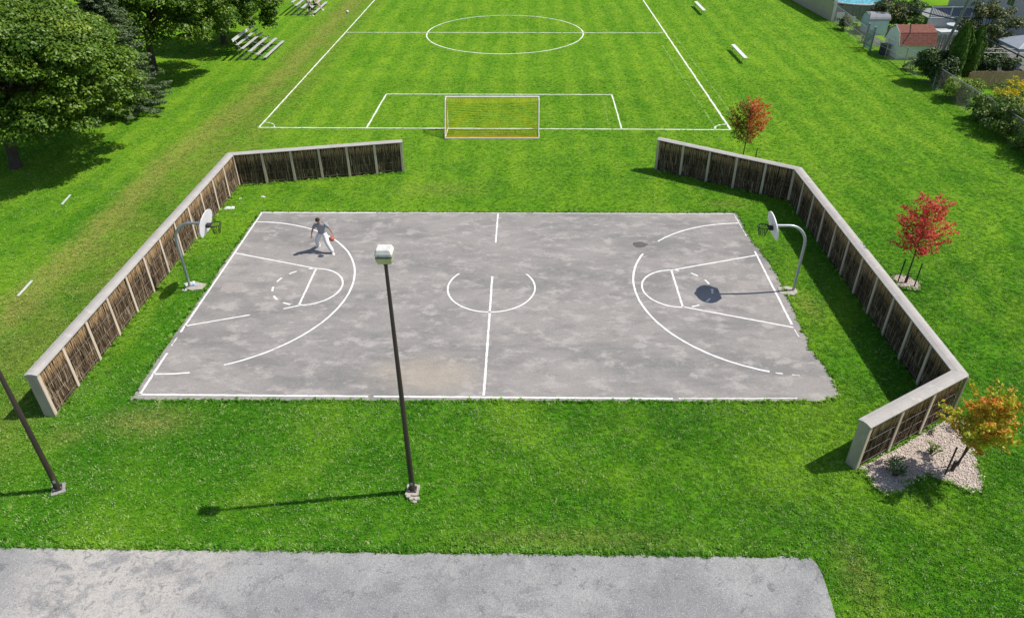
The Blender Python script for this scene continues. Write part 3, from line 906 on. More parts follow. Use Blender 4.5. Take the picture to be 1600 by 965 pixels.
def bench(loc, label):
    root = empty('bench', loc, 0, label, 'bench', 'white team benches')
    mb = MB(); mb.box((0, 0, .45), (.34, 4.3, .045), bev=.01); mb.build('seat', M['bench_white'], root)
    for y in (-1.6, 1.6):
        mb = MB(); mb.tube([(-.15, y, 0), (-.1, y, .43)], .022, 6); mb.tube([(.15, y, 0), (.1, y, .43)], .022, 6); mb.tube([(-.13, y, .2), (.13, y, .2)], .018, 6); mb.build('leg', M['alu_frame'], root)
    return root
be = bench((19.1, 36.4, 0), 'white plank bench on the grass nearest the chain link fence gate side'); be.rotation_euler = (0, 0, R(1))
be['label'] = 'nearer of the two white plank benches on the grass'
be2 = copy_tree(be); be2.location = (19.2, 53.9, 0); be2['label'] = 'farther of the two white plank benches, near the top edge'

# ------------------------------------------------------------------ people
M['skin'] = plain('skin', (.42, .24, .16), (.36, .20, .13), 6, .55, .3, 0, 0, (1, 1, 1), None, .05)
M['hair'] = plain('black_hair', (.016, .013, .012), (.03, .024, .02), 20, .6, .3)
M['shirt'] = plain('grey_t_shirt', (.34, .36, .39), (.29, .31, .34), 6, .9, .1, 0, .1)
M['trousers'] = plain('white_trousers', (.80, .80, .81), (.74, .74, .76), 5, .9, .1, 0, .1, (1, 1, 1), None, .04)
M['shoe'] = plain('white_shoe', (.80, .79, .77), (.66, .65, .63), 8, .6, .3)
M['ball'] = plain('orange_basketball', (.60, .16, .10), (.52, .13, .08), 6, .6, .3)
M['seam'] = plain('ball_seam', (.03, .02, .02), None, 6, .7, .2)
M['shirt2'] = plain('pale_shirt', (.42, .42, .47), (.36, .36, .41), 6, .9, .1)
M['dark_cloth'] = plain('black_shorts', (.014, .014, .018), (.022, .022, .026), 6, .9, .1)
M['wine'] = plain('dark_purple_cloth', (.10, .05, .08), (.07, .04, .06), 6, .9, .1)
M['legskin'] = plain('pale_skin', (.62, .42, .32), (.55, .36, .27), 6, .55, .3, 0, 0, (1, 1, 1), None, .04)

def skin(name, chains, mat, parent, sub=2, rootv=0):
    """joints with radii joined by edges, grown into one smooth surface"""
    me = bpy.data.meshes.new(name)
    bm = bmesh.new()
    lay = bm.verts.layers.skin.verify()
    key = {}
    first = None
    for ch in chains:
        prev = None
        for (p, r) in ch:
            k = tuple(round(c, 4) for c in p)
            v = key.get(k)
            if v is None:
                v = bm.verts.new(p); key[k] = v
                v[lay].radius = r if isinstance(r, tuple) else (r, r)
                if first is None: first = v; v[lay].use_root = True
            if prev is not None and prev is not v and not bm.edges.get((prev, v)): bm.edges.new((prev, v))
            prev = v
    bm.to_mesh(me); bm.free()
    me.materials.append(mat)
    o = link(name, me, parent)
    md = o.modifiers.new('skin', 'SKIN'); md.use_smooth_shade = True; md.branch_smoothing = .3
    sd = o.modifiers.new('smooth', 'SUBSURF'); sd.levels = 1; sd.render_levels = sub
    return o

def lerp3(a, b, f): return tuple(a[i]+(b[i]-a[i])*f for i in range(3))

def hand(wrist, direction, palm_n, curl=.5):
    """palm and five separate fingers as skin chains starting at the wrist"""
    d = Vector(direction).normalized(); n = Vector(palm_n); n = (n-d*n.dot(d)).normalized(); s = d.cross(n)
    w = Vector(wrist); ch = []
    pc = w+d*.05
    ch.append([(tuple(w), (.024, .019)), (tuple(pc), (.036, .017)), (tuple(w+d*.085), (.034, .014))])
    for k, (off, ln) in enumerate(((-.030, .068), (-.011, .08), (.010, .076), (.029, .06))):
        b = w+d*.085+s*off
        e1 = b+d*ln*.5+n*ln*.12*curl*2; e2 = e1+d*ln*.32*(1-curl*.5)+n*ln*.42*curl
        ch.append([(tuple(w+d*.085), (.034, .014)), (tuple(b+d*.01), .0095), (tuple(e1), .009), (tuple(e2), .0075)])
    tb = w+d*.03-s*.03
    ch.append([(tuple(pc), (.036, .017)), (tuple(tb), .012), (tuple(tb+d*.03-s*.022+n*.012), .010), (tuple(tb+d*.055-s*.028+n*.03), .008)])
    return ch

def head_parts(root, c, face, skinm, hairm, chains, neck, r=.1):
    """skull, nose, jaw and ears join the body; eyes and mouth are small insets, hair a cap"""
    f = Vector(face).normalized(); up = Vector((0, 0, 1)); s = f.cross(up).normalized(); up = s.cross(f).normalized()
    c = Vector(c)
    top = c+up*.055-f*.01; jaw = c-up*.075+f*.028
    chains.append([(neck[0], neck[1]), (tuple(c-up*.09-f*.02), .052), (tuple(c-f*.012), (.078, .094)), (tuple(top), (.070, .084))])
    chains.append([(tuple(c-f*.012), (.078, .094)), (tuple(jaw), .048)])
    chains.append([(tuple(c-f*.012), (.078, .094)), (tuple(c+f*.085-up*.01), .014)])
    for sg in (-1, 1): chains.append([(tuple(c-f*.012), (.078, .094)), (tuple(c+s*sg*.085-up*.005-f*.01), .016)])
    # hair cap
    mb = MB(); V, F = [], []
    N1, N2 = 7, 14
    for i in range(N1+1):
        th = R(4+ i*15.5)
        for k in range(N2):
            ph = 2*math.pi*k/N2
            th2 = th*(1-.34*max(0, math.cos(ph)))        # higher at the forehead
            rr = 1.0+random.uniform(-.04, .05)
            p = c+up*.035-f*.012 + up*(.098*rr*math.cos(th2)) + (f*math.cos(ph)*.104+s*math.sin(ph)*.092)*(rr*math.sin(th2))
            V.append(p)
    for i in range(N1):
        for k in range(N2): F.append((i*N2+k, i*N2+(k+1) % N2, (i+1)*N2+(k+1) % N2, (i+1)*N2+k))
    F.append(tuple(range(N2-1, -1, -1)))
    mb.raw(V, F).build('hair', hairm, root, True)
    for sg in (-1, 1):
        e = MB(); e.lathe([(.002, -.006), (.010, 0), (.002, .006)], tuple(c+f*.083+s*sg*.032+up*.014), 6); e.build('eye', hairm, root)
    m_ = MB(); q = c+f*.078-up*.05; m_.box(tuple(q), (.012, .045, .008), math.atan2(f.y, f.x)); m_.build('mouth', M['wine'], root)

def shoe(root, p, ang, m):
    c, s_ = math.cos(ang), math.sin(ang)
    mb = MB(); V, F = [], []
    secs = [(-.10, .040, .115), (-.05, .050, .13), (.02, .054, .105), (.09, .057, .065), (.16, .050, .048), (.20, .028, .025)]
    for (x, w, h) in secs:
        for (yy, zz) in ((-w, 0), (w, 0), (w*.95, h*.6), (w*.4, h), (-w*.4, h), (-w*.95, h*.6)):
            V.append((p[0]+x*c-yy*s_, p[1]+x*s_+yy*c, p[2]+zz))
    for i in range(len(secs)-1):
        for k in range(6): F.append((i*6+k, i*6+(k+1) % 6, (i+1)*6+(k+1) % 6, (i+1)*6+k))
    F += [tuple(range(5, -1, -1)), tuple(range((len(secs)-1)*6, len(secs)*6))]
    mb.raw(V, F).build('shoe', m, root, True)

def player():
    root = empty('person', (-7.92, 3.2, 0), 0, 'player in grey t-shirt and white trousers dribbling on the court', 'person')
    pel = (-.02, .04, .90); wa = (-.01, -.02, 1.06); che = (.015, -.10, 1.27); nk = (.0, -.17, 1.43)
    hip = {1: (.11, .03, .86), -1: (-.13, .04, .87)}
    knee = {1: (.20, -.20, .50), -1: (-.30, .05, .47)}
    ank = {1: (.40, -.27, .10), -1: (-.37, .34, .11)}
    sh = {1: (.20, -.09, 1.37), -1: (-.185, -.15, 1.36)}
    el = {1: (.42, -.17, 1.16), -1: (-.34, -.19, 1.12)}
    wr = {1: (.56, -.30, .97), -1: (-.40, -.26, .90)}
    ch = [[(pel, .12), (wa, .115), (che, .13), (nk, .055)]]
    for s in (1, -1):
        ch.append([(pel, .12), (hip[s], .085), (knee[s], .055), (ank[s], .035), ((ank[s][0]-.02, ank[s][1]-.05, .05), .035)])
        ch.append([(che, .13), (sh[s], .055), (lerp3(sh[s], el[s], .5), .046), (el[s], .038), (lerp3(el[s], wr[s], .5), .034), (wr[s], (.024, .019))])
    ch += hand(wr[1], (.05, -.35, -.75), (-.75, -.2, -.1), .55)
    ch += hand(wr[-1], (-.1, -.25, -.95), (.3, -.8, 0), .45)
    head_parts(root, (-.035, -.235, 1.585), (-.45, -.80, -.35), M['skin'], M['hair'], ch, (nk, .055))
    skin('body', ch, M['skin'], root, 2)
    t = [[((-.02, .05, .83), (.185, .16)), ((-.015, .01, .98), (.18, .15)), (wa, (.175, .145)), (che, (.19, .15)), ((.0, -.155, 1.385), (.085, .075))]]
    for s in (1, -1):
        t.append([(che, (.19, .15)), (sh[s], .090), (lerp3(sh[s], el[s], .55), .082), (lerp3(sh[s], el[s], .72), .078)])
    skin('t_shirt', t, M['shirt'], root, 2)
    t = [[((-.02, .035, .985), (.135, .115)), (pel, (.15, .13))]]
    for s in (1, -1):
        t.append([(pel, (.15, .13)), (hip[s], .125), (lerp3(hip[s], knee[s], .5), .118), (knee[s], .105), (lerp3(knee[s], ank[s], .55), .10), (lerp3(knee[s], ank[s], 1.02), .088)])
    skin('trousers', t, M['trousers'], root, 2)
    shoe(root, (ank[1][0], ank[1][1], 0), R(-60), M['shoe'])
    shoe(root, (ank[-1][0], ank[-1][1], 0), R(-125), M['shoe'])
    root.scale = (1.07, 1.07, 1.07)
    # ball, against the fingers
    ball((-7.92+.505*1.07, 3.2-.435*1.07, .825*1.07), .12, 'orange basketball at the fingers of the dribbling player', 'basketball', 'basketball', M['ball'], M['seam'])

def ball(c, r, label, name, cat, m1, m2):
    root = empty(name, (c[0], c[1], c[2]-r), 0, label, cat)
    mb = MB(); prof = [(max(.001, r*math.sin(R(a))), r-r*math.cos(R(a))) for a in range(0, 181, 12)]
    mb.lathe(prof, n=20).build('ball_shell', m1, root, True)
    mb = MB()
    for ax in range(3):
        P_ = []
        for a in range(0, 361, 20):
            q = [0, 0, 0]; q[ax] = (r+.0005)*math.cos(R(a)); q[(ax+1) % 3] = (r+.0005)*math.sin(R(a)); P_.append((q[0], q[1], q[2]+r))
        mb.tube(P_, .0035, 4, cap=False)
    mb.build('seam', m2, root)
player()
ball((-17.24, 53.1, .15), .15, 'white soccer ball on the grass beside the touch line', 'soccer_ball', 'soccer ball', M['goal_white'], M['black_metal'])

def stander():
    root = empty('person', (-20.72, 51.85, 0), 0, 'standing person in pale shirt and black shorts before the far bleacher', 'person')
    pel = (0, 0, .93); wa = (-.04, .03, 1.08); che = (-.12, .08, 1.32); nk = (-.19, .10, 1.48)
    ch = [[(pel, .115), (wa, .11), (che, .13), (nk, .055)]]
    sh = {1: (.06, .02, 1.40), -1: (-.30, .10, 1.42)}; el = {1: (.10, .12, 1.13), -1: (-.36, .2, 1.16)}; wr = {1: (.05, .3, .95), -1: (-.30, .36, 1.0)}
    hip = {1: (.10, 0, .88), -1: (-.1, .02, .88)}; kn = {1: (.15, -.02, .49), -1: (-.13, -.03, .49)}; an = {1: (.18, .0, .10), -1: (-.15, .0, .10)}
    for s in (1, -1):
        ch.append([(pel, .115), (hip[s], .085), (kn[s], .056), (an[s], .036), ((an[s][0], an[s][1]+.03, .05), .035)])
        ch.append([(che, .13), (sh[s], .055), (el[s], .038), (wr[s], (.024, .019))])
        ch += hand(wr[s], (0, .4, -.9), (-s*.8, .2, 0), .4)
        shoe(root, (an[s][0], an[s][1], 0), R(85), M['shoe'])
    head_parts(root, (-.24, .13, 1.63), (-.3, .9, -.2), M['legskin'], M['hair'], ch, (nk, .055))
    skin('body', ch, M['legskin'], root, 2)
    t = [[((-.01, .01, .99), (.15, .125)), (wa, (.155, .125)), (che, (.175, .135)), ((-.17, .095, 1.43), (.085, .075))]]
    for s in (1, -1): t.append([(che, (.175, .135)), (sh[s], .08), (lerp3(sh[s], el[s], .7), .068)])
    skin('shirt', t, M['shirt2'], root, 2)
    t = [[((0, 0, 1.0), (.13, .11)), (pel, (.15, .13))]]
    for s in (1, -1): t.append([(pel, (.15, .13)), (hip[s], .108), (lerp3(hip[s], kn[s], .85), .095)])
    skin('shorts', t, M['dark_cloth'], root, 2)
stander()
def sitter():
    # sits on the second plank of the far bleacher, feet on the grass in front
    root = empty('person', (-21.05, 54.6, 0), 0, 'person with bare legs sitting on the far bleacher', 'person')
    pel = (0, 0, .61); wa = (.04, 0, .78); che = (.10, -.02, 1.0); nk = (.16, -.03, 1.16)
    ch = [[(pel, .115), (wa, .105), (che, .12), (nk, .052)]]
    hip = {1: (.05, -.1, .58), -1: (.05, .1, .58)}; kn = {1: (.50, -.16, .62), -1: (.50, .16, .60)}; an = {1: (.86, -.22, .10), -1: (.80, .12, .10)}
    sh = {1: (.10, -.19, 1.09), -1: (.10, .17, 1.09)}; el = {1: (.22, -.26, .86), -1: (.24, .25, .86)}; wr = {1: (.42, -.2, .74), -1: (.43, .2, .74)}
    for s in (1, -1):
        ch.append([(pel, .115), (hip[s], .085), (kn[s], .056), (an[s], .036), ((an[s][0]+.03, an[s][1], .05), .034)])
        ch.append([(che, .12), (sh[s], .05), (el[s], .036), (wr[s], (.023, .018))])
        ch += hand(wr[s], (.9, s*.1, -.3), (0, 0, -1), .35)
        shoe(root, (an[s][0], an[s][1], 0), R(-5), M['shoe'])
    head_parts(root, (.21, -.04, 1.30), (.9, -.2, -.2), M['legskin'], M['hair'], ch, (nk, .052))
    skin('body', ch, M['legskin'], root, 2)
    skin('vest', [[((.01, 0, .66), (.14, .12)), (wa, (.14, .115)), (che, (.15, .125)), ((.13, -.025, 1.08), (.08, .08))]], M['wine'], root, 2)
    t = [[((0, 0, .70), (.12, .11)), (pel, (.14, .125))]]
    for s in (1, -1): t.append([(pel, (.14, .125)), (hip[s], .10), (lerp3(hip[s], kn[s], .75), .085)])
    skin('shorts', t, M['dark_cloth'], root, 2)
sitter()
bg_ = empty('bag', (-21.3, 53.55, .505), 0, 'dark sports bag on the far bleacher beside the sitting person', 'bag')
mb = MB(); mb.box((.05, 0, .11), (.26, .42, .22), bev=.06); mb.build('bag_body', M['dark_cloth'], bg_)
MB().tube([(.05, -.14, .2), (.05, -.08, .32), (.05, .08, .32), (.05, .14, .2)], .012, 6).build('handle', M['dark_cloth'], bg_, True)

# ------------------------------------------------------------------ foliage
def leaf_mesh(name, pts, nrm, size, tint, mat, seed=0, aspect=.8):
    """one small folded-diamond face pair per leaf, numpy built"""
    rg = np.random.default_rng(seed)
    n = len(pts)
    nrm = nrm/np.maximum(np.linalg.norm(nrm, axis=1, keepdims=True), 1e-6)
    a = np.cross(nrm, rg.normal(size=(n, 3))); a /= np.maximum(np.linalg.norm(a, axis=1, keepdims=True), 1e-6)
    b = np.cross(nrm, a)
    sz = (size*rg.uniform(.6, 1.35, n))[:, None]
    fold = nrm*sz*.18
    V = np.stack([pts-a*sz*.55, pts-b*sz*.5*aspect+fold, pts+a*sz*.6, pts+b*sz*.5*aspect+fold], 1).reshape(-1, 3)
    me = bpy.data.meshes.new(name)
    me.vertices.add(4*n); me.vertices.foreach_set('co', V.astype(np.float32).ravel())
    idx = np.arange(4*n).reshape(n, 4)
    tri = np.concatenate([idx[:, [0, 1, 2]], idx[:, [0, 2, 3]]], 1).reshape(-1, 3)
    me.loops.add(tri.size); me.loops.foreach_set('vertex_index', tri.ravel().astype(np.int32))
    me.polygons.add(2*n); me.polygons.foreach_set('loop_start', np.arange(0, 6*n, 3, dtype=np.int32))
    at = me.attributes.new('tint', 'FLOAT', 'FACE'); at.data.foreach_set('value', np.repeat(np.clip(tint, 0, 1), 2).astype(np.float32))
    me.materials.append(mat)
    me.update(calc_edges=True); me.validate()
    return me

def clump_points(rg, centers, radii, per, flat=.6, updir=.7, shell=.45):
    P_, N_, T_ = [], [], []
    for c, r in zip(centers, radii):
        n = max(4, int(per*(r**2)))
        d = rg.normal(size=(n, 3)); d /= np.linalg.norm(d, axis=1, keepdims=True)
        d[:, 2] = np.where(rg.random(n) < .75, np.abs(d[:, 2]), d[:, 2])
        q = rg.uniform(shell, 1., n)[:, None]**.7
        P_.append(np.asarray(c)+d*q*r*np.array([1, 1, flat]))
        N_.append(d*.8+np.array([0, 0, updir])+rg.normal(size=(n, 3))*.45)
        T_.append(rg.normal(.5+rg.normal(0, .10), .17, n))
    return np.concatenate(P_), np.concatenate(N_), np.concatenate(T_)

M['bark'] = plain('grey_bark', (.13, .105, .085), (.075, .06, .05), 6, .95, .1, 0, .6, (1, 1, .25), None, .4)
M['maple_leaf'] = leafmat('maple_leaves', [(0, (.046, .108, .008)), (.5, (.100, .190, .014)), (.8, (.165, .270, .022)), (1, (.27, .35, .045))], .22, .42)
M['maple_leaf2'] = leafmat('lush_maple_leaves', [(0, (.030, .085, .005)), (.5, (.072, .155, .009)), (.8, (.125, .225, .014)), (1, (.21, .28, .03))], .22, .42)
M['spruce_leaf'] = leafmat('blue_spruce_needles', [(0, (.036, .072, .022)), (.5, (.095, .150, .060)), (1, (.20, .27, .13))], .08, .6)
M['red_leaf'] = leafmat('red_autumn_leaves', [(0, (.30, .028, .026)), (.35, (.68, .075, .07)), (.75, (.84, .17, .12)), (1, (.82, .42, .16))], .45, .5)
M['redgreen_leaf'] = leafmat('red_turning_leaves', [(0, (.11, .19, .015)), (.3, (.30, .27, .03)), (.5, (.62, .17, .06)), (.8, (.76, .15, .08)), (1, (.78, .44, .11))], .4, .5)
M['orange_leaf'] = leafmat('orange_autumn_leaves', [(0, (.24, .36, .02)), (.38, (.52, .54, .03)), (.56, (.72, .42, .04)), (.8, (.70, .18, .06)), (1, (.80, .62, .09))], .4, .5)
M['shrub_leaf'] = leafmat('shrub_leaves', [(0, (.030, .075, .010)), (.5, (.065, .140, .018)), (1, (.16, .26, .045))], .2, .5)
M['dark_shrub'] = leafmat('dark_shrub_leaves', [(0, (.018, .045, .006)), (.5, (.040, .085, .010)), (1, (.11, .17, .03))], .15, .5)
M['lime_shrub'] = leafmat('lime_shrub_leaves', [(0, (.11, .19, .015)), (.5, (.22, .34, .03)), (1, (.38, .48, .08))], .3, .5)
M['cedar_leaf'] = leafmat('arborvitae_scales', [(0, (.030, .085, .005)), (.5, (.085, .185, .010)), (1, (.19, .34, .02))], .12, .6)
M['olive_leaf'] = leafmat('olive_tree_leaves', [(0, (.035, .058, .014)), (.5, (.080, .115, .028)), (.9, (.16, .18, .045)), (1, (.32, .22, .05))], .22, .5)
M['vine_leaf'] = leafmat('vine_leaves', [(0, (.045, .095, .012)), (.5, (.105, .185, .022)), (1, (.26, .34, .06))], .2, .5)
M['yellow_flower'] = leafmat('goldenrod_yellow', [(0, (.45, .36, .01)), (.5, (.70, .52, .01)), (1, (.80, .64, .04))], .15, .7)
M['white_flower'] = leafmat('white_blossom', [(0, (.5, .55, .5)), (.5, (.7, .72, .68)), (1, (.8, .8, .76))], .15, .7)

def tubes(root, name, segs, mat, org):
    mb = MB(org)
    for pts, rs in segs: mb.tube(pts, rs, 7)
    return mb.build(name, mat, root, True)

def big_maple(loc, ctr, rad, label, seed, mat, nclump=150, per=330, size=.20, trunk_r=.3, zmin=1.7):
    """broad crown: an uneven shell of leaf clumps carried on forking limbs"""
    rg = np.random.default_rng(seed); rs = random.Random(seed)
    root = empty('maple_tree', loc, 0, label, 'tree', 'trees on the left')
    C, Rr = [], []
    lobes = [(rg.normal(size=3), rg.uniform(.75, 1.12)) for _ in range(14)]
    for _ in range(nclump):
        d = rg.normal(size=3); d /= np.linalg.norm(d)
        if d[2] < -.55: d[2] *= -.6; d /= np.linalg.norm(d)
        w = sum(max(0, float(d@(l/np.linalg.norm(l))))**6*k for l, k in lobes)
        f = (.80+.17*min(w, 1.3))*rg.uniform(.82, 1.04) if rg.random() < .8 else rg.uniform(.4, .75)
        p = np.array(ctr)+d*np.array(rad)*f
        if p[2] < zmin: continue
        C.append(p-np.array(loc)); Rr.append(rg.uniform(.6, 1.15)*(rad[0]/5)**.3)
    P_, N_, T_ = clump_points(rg, C, Rr, per, .62)
    o = link('crown', leaf_mesh('crown', P_, N_, size, T_, mat, seed), root)
    segs = []
    h0 = ctr[2]-rad[2]*.55
    lean = Vector(((ctr[0]-loc[0])*.25, (ctr[1]-loc[1])*.25, 0))
    fork = Vector((0, 0, max(1.6, h0*.9)))+lean*.4
    segs.append(([(0, 0, -.1), (0, 0, .25), tuple(fork*.5), tuple(fork)], [trunk_r*1.5, trunk_r*1.1, trunk_r*.95, trunk_r*.85]))
    top = Vector(ctr)-Vector(loc)+Vector((0, 0, rad[2]*.5))
    segs.append(([tuple(fork), tuple(fork.lerp(top, .5)), tuple(top)], [trunk_r*.85, trunk_r*.5, .05]))
    pick = rs.sample(range(len(C)), min(26, len(C)))
    for i in pick:
        e = Vector(C[i]); st = fork.lerp(top, rs.uniform(0, .6))
        mid = st.lerp(e, .5)+Vector((0, 0, .35))
        segs.append(([tuple(st), tuple(mid), tuple(e)], [trunk_r*.38, trunk_r*.2, .025]))
    tubes(root, 'trunk', segs, M['bark'], (0, 0, 0))
    return root

def spruce(loc, h, r0, label, seed):
    rg = np.random.default_rng(seed)
    root = empty('spruce_tree', loc, 0, label, 'tree', 'trees on the left')
    segs = [([(0, 0, -.1), (0, 0, h*.5), (0, 0, h)], [.2, .11, .015])]
    P_, N_, T_ = [], [], []
    z = .45
    while z < h-.1:
        f = 1-z/h
        nb = 9 if f > .3 else 6
        a0 = rg.uniform(0, 6.28)
        for k in range(nb):
            a = a0+2*math.pi*k/nb+rg.uniform(-.25, .25)
            L_ = (r0*f**.85+.12)*rg.uniform(.78, 1.12)
            d = np.array([math.cos(a), math.sin(a), 0]); s = np.array([-d[1], d[0], 0])
            n = int(150*L_)+14
            u = rg.random(n)**.75
            wd = (1-u)*.30*L_+.10
            side = rg.uniform(-1, 1, n)*wd
            zz = z+.12*L_*np.sin(u*2.6)-.28*L_*u+.10*L_*u**3*2
            p = d*(u*L_)[:, None]+s*side[:, None]+np.stack([0*u, 0*u, zz-np.abs(side)*.25], 1)+rg.normal(size=(n, 3))*.035
            P_.append(p); N_.append(np.array([0, 0, 1.])+d*.35+rg.normal(size=(n, 3))*.5); T_.append(rg.normal(.38+.3*u, .15))
            if k % 2 == 0: segs.append(([(0, 0, z), tuple(d*L_*.8+np.array([0, 0, z-.1*L_]))], [.03, .008]))
        z += .26+.14*f
    P_, N_, T_ = np.concatenate(P_), np.concatenate(N_), np.concatenate(T_)
    link('crown', leaf_mesh('crown', P_, N_, .15, T_, M['spruce_leaf'], seed, .38), root)
    tubes(root, 'trunk', segs, M['bark'], (0, 0, 0))
    return root

big_maple((-28.3, 12.9, 0), (-26.1, 13.9, 5.0), (5.3, 5.2, 4.3), 'big green maple at the left edge, nearest of the trees', 21, M['maple_leaf'], 380, 430, .155, .30, 1.5)
spruce((-26.1, 22.6, 0), 11.5, 3.1, 'blue green spruce standing between the maples', 5)
big_maple((-28.2, 31.7, 0), (-26.3, 30.8, 5.0), (4.9, 4.9, 4.0), 'green maple behind the spruce with its trunk in shade', 22, M['maple_leaf'], 190, 380, .18, .28)
big_maple((-25.9, 41.0, 0), (-24.9, 40.8, 3.5), (4.2, 4.4, 3.6), 'green maple beyond, its crown over the nearer bleacher', 23, M['maple_leaf2'], 220, 360, .19, .24, .5)
big_maple((-33.5, 38.0, 0), (-33.0, 38.0, 7.0), (5.0, 5.0, 5.0), 'tall maple at the back left behind the others', 24, M['maple_leaf'], 130, 240, .25, .3)
big_maple((-34.5, 22.0, 0), (-34.0, 22.0, 7.0), (5.0, 5.0, 5.0), 'tall maple outside the left edge casting shade', 25, M['maple_leaf'], 120, 220, .26, .3)

def young_tree(loc, h, label, mat, seed, r=.85, lean=(0, 0), nb=26, per=26, size=.085, zlo=.32, guard=True, bias=0.0, mean=.5, group='young trees in autumn colour'):
    """sapling: thin trunk, rising branches, leaves strung along them"""
    rg = np.random.default_rng(seed)
    root = empty('young_maple_tree', loc, 0, label, 'tree', group)
    top = np.array([lean[0], lean[1], h])
    segs = [([(0, 0, -.05), tuple(top*.5+np.array([.02, 0, 0])), tuple(top)], [.035, .024, .006])]
    P_, N_, T_ = [], [], []
    for b in range(nb):
        f = zlo+(1-zlo)*(b+.3)/nb*.93
        a = b*2.4+rg.uniform(-.5, .5)
        L_ = r*rg.uniform(.55, 1.2)*(1-abs((f-zlo)/(1-zlo)-.32)*.75)
        rise = rg.uniform(.35, .95)
        st = top*f
        d = np.array([math.cos(a), math.sin(a), rise]); d /= np.linalg.norm(d)
        e = st+d*L_
        e[2] = min(e[2], h*1.02)
        segs.append(([tuple(st), tuple(st+(e-st)*.5+np.array([0, 0, -.03])), tuple(e)], [.012, .009, .004]))
        n = int(per*(L_/r)*rg.uniform(.7, 1.3))+6
        u = rg.uniform(.22, 1.02, n)
        p = st+(e-st)*u[:, None]+rg.normal(size=(n, 3))*(.045+.07*(1-u))[:, None]
        P_.append(p); N_.append(rg.normal(size=(n, 3))+np.array([0, 0, .8]))
        T_.append(rg.normal(mean+bias*math.cos(a-.2)+rg.normal(0, .12), .17, n))
    n = 26
    u = rg.uniform(.8, 1.02, n)
    P_.append(top*u[:, None]+rg.normal(size=(n, 3))*.05); N_.append(rg.normal(size=(n, 3))); T_.append(rg.normal(.6, .15, n))
    link('crown', leaf_mesh('crown', np.concatenate(P_), np.concatenate(N_), size, np.concatenate(T_), mat, seed, .9), root)
    tubes(root, 'trunk', segs, M['bark'], (0, 0, 0))
    if guard:
        MB().tube([(0, 0, .0), (.01, 0, .42)], .06, 8).build('trunk_guard', M['black_metal'], root, True)
    return root
def stake(p, lean, h, label, mat):
    root = empty('tree_stake', p, 0, label, 'stake', 'stakes beside the young trees')
    MB().tube([(0, 0, -.1), (lean[0], lean[1], h)], .026, 6).build('stake_shaft', mat, root, True)
    MB().tube([(lean[0], lean[1], h*.97), (lean[0]*1.03, lean[1]*1.03, h+.012)], .031, 6).build('stake_cap', mat, root, True)
M['green_stake'] = plain('dark_green_stake', (.02, .035, .025), (.03, .05, .035), 4, .6, .3)
M['brown_stake'] = plain('brown_wood_stake', (.11, .065, .04), (.07, .045, .03), 4, .8, .2)

young_tree((13.9, 13.55, 0), 3.6, 'young maple turning red behind the right fence, green on one side', M['redgreen_leaf'], 31, 1.45, (.05, .1), 54, 88, .09, .34, False, .30, .46)
young_tree((17.8, .55, 0), 3.85, 'young bright red maple in a mulch ring right of the fence', M['red_leaf'], 32, 1.35, (.0, .12), 50, 74, .085, .34, True, .12)
young_tree((14.6, -10.38, 0), 3.2, 'young orange and yellow maple in the mulch bed by the fence end', M['orange_leaf'], 33, 1.25, (.32, -.25), 60, 80, .085, .36, True, .05)
stake((14.32, -10.55, 0), (.0, .02), 1.15, 'left dark stake at the orange young maple', M['brown_stake'])
stake((14.86, -10.2, 0), (.02, .0), 1.25, 'right dark stake at the orange young maple', M['brown_stake'])
stake((17.50, .60, 0), (.02, .02), 1.15, 'left green stake at the bright red young maple', M['green_stake'])
stake((18.05, .25, 0), (.0, .0), 1.15, 'right green stake at the bright red young maple', M['green_stake'])
stake((14.55, 13.25, 0), (.0, .0), 1.1, 'dark stake showing above the fence cap by the turning maple', M['green_stake'])

def shrub(name, loc, r, h, mat, label, cat, seed, per=260, size=.07, n=14, group=None, flowers=None, fl_size=.08, stem=True):
    rg = np.random.default_rng(seed)
    root = empty(name, loc, 0, label, cat, group)
    C = [np.array([rg.normal(0, r*.42), rg.normal(0, r*.42), h*rg.uniform(.25, .85)]) for _ in range(n)]
    Rr = [max(.08, min(r, h)*rg.uniform(.28, .5)) for _ in C]
    P_, N_, T_ = clump_points(rg, C, Rr, per/(max(r, .2)**2)*.5, .8, .5, .3)
    P_[:, 2] = np.maximum(P_[:, 2], .02)
    link('foliage', leaf_mesh('foliage', P_, N_, size, T_, mat, seed), root)
    if stem:
        tubes(root, 'stems', [([(rg.normal(0, .04), rg.normal(0, .04), -.05), tuple(c)], [.015+.01*h, .006]) for c in C[:9]], M['bark'], (0, 0, 0))
    if flowers:
        k = rg.choice(len(P_), max(6, len(P_)//14))
        link('flowers', leaf_mesh('flowers', P_[k]+np.array([0, 0, .04]), N_[k], fl_size, rg.random(len(k)), flowers, seed+1), root)
    return root
shrub('bed_shrub', (12.78, -10.62, .04), .38, .72, M['spruce_leaf'], 'dark green bushy plant in the mulch bed nearest the fence end', 'shrub', 41, 420, .06, 16)
shrub('bed_shrub', (14.28, -9.70, .04), .24, .48, M['lime_shrub'], 'small lime green plant in the middle of the mulch bed', 'shrub', 42, 150, .065, 10)
shrub('bed_shrub', (14.72, -8.72, .04), .17, .22, M['shrub_leaf'], 'low green plant at the fence foot in the mulch bed', 'shrub', 43, 70, .055, 8)
shrub('bed_shrub', (15.58, -8.55, .04), .26, .4, M['shrub_leaf'], 'green plant under the orange maple near the fence corner', 'shrub', 44, 120, .06, 10)

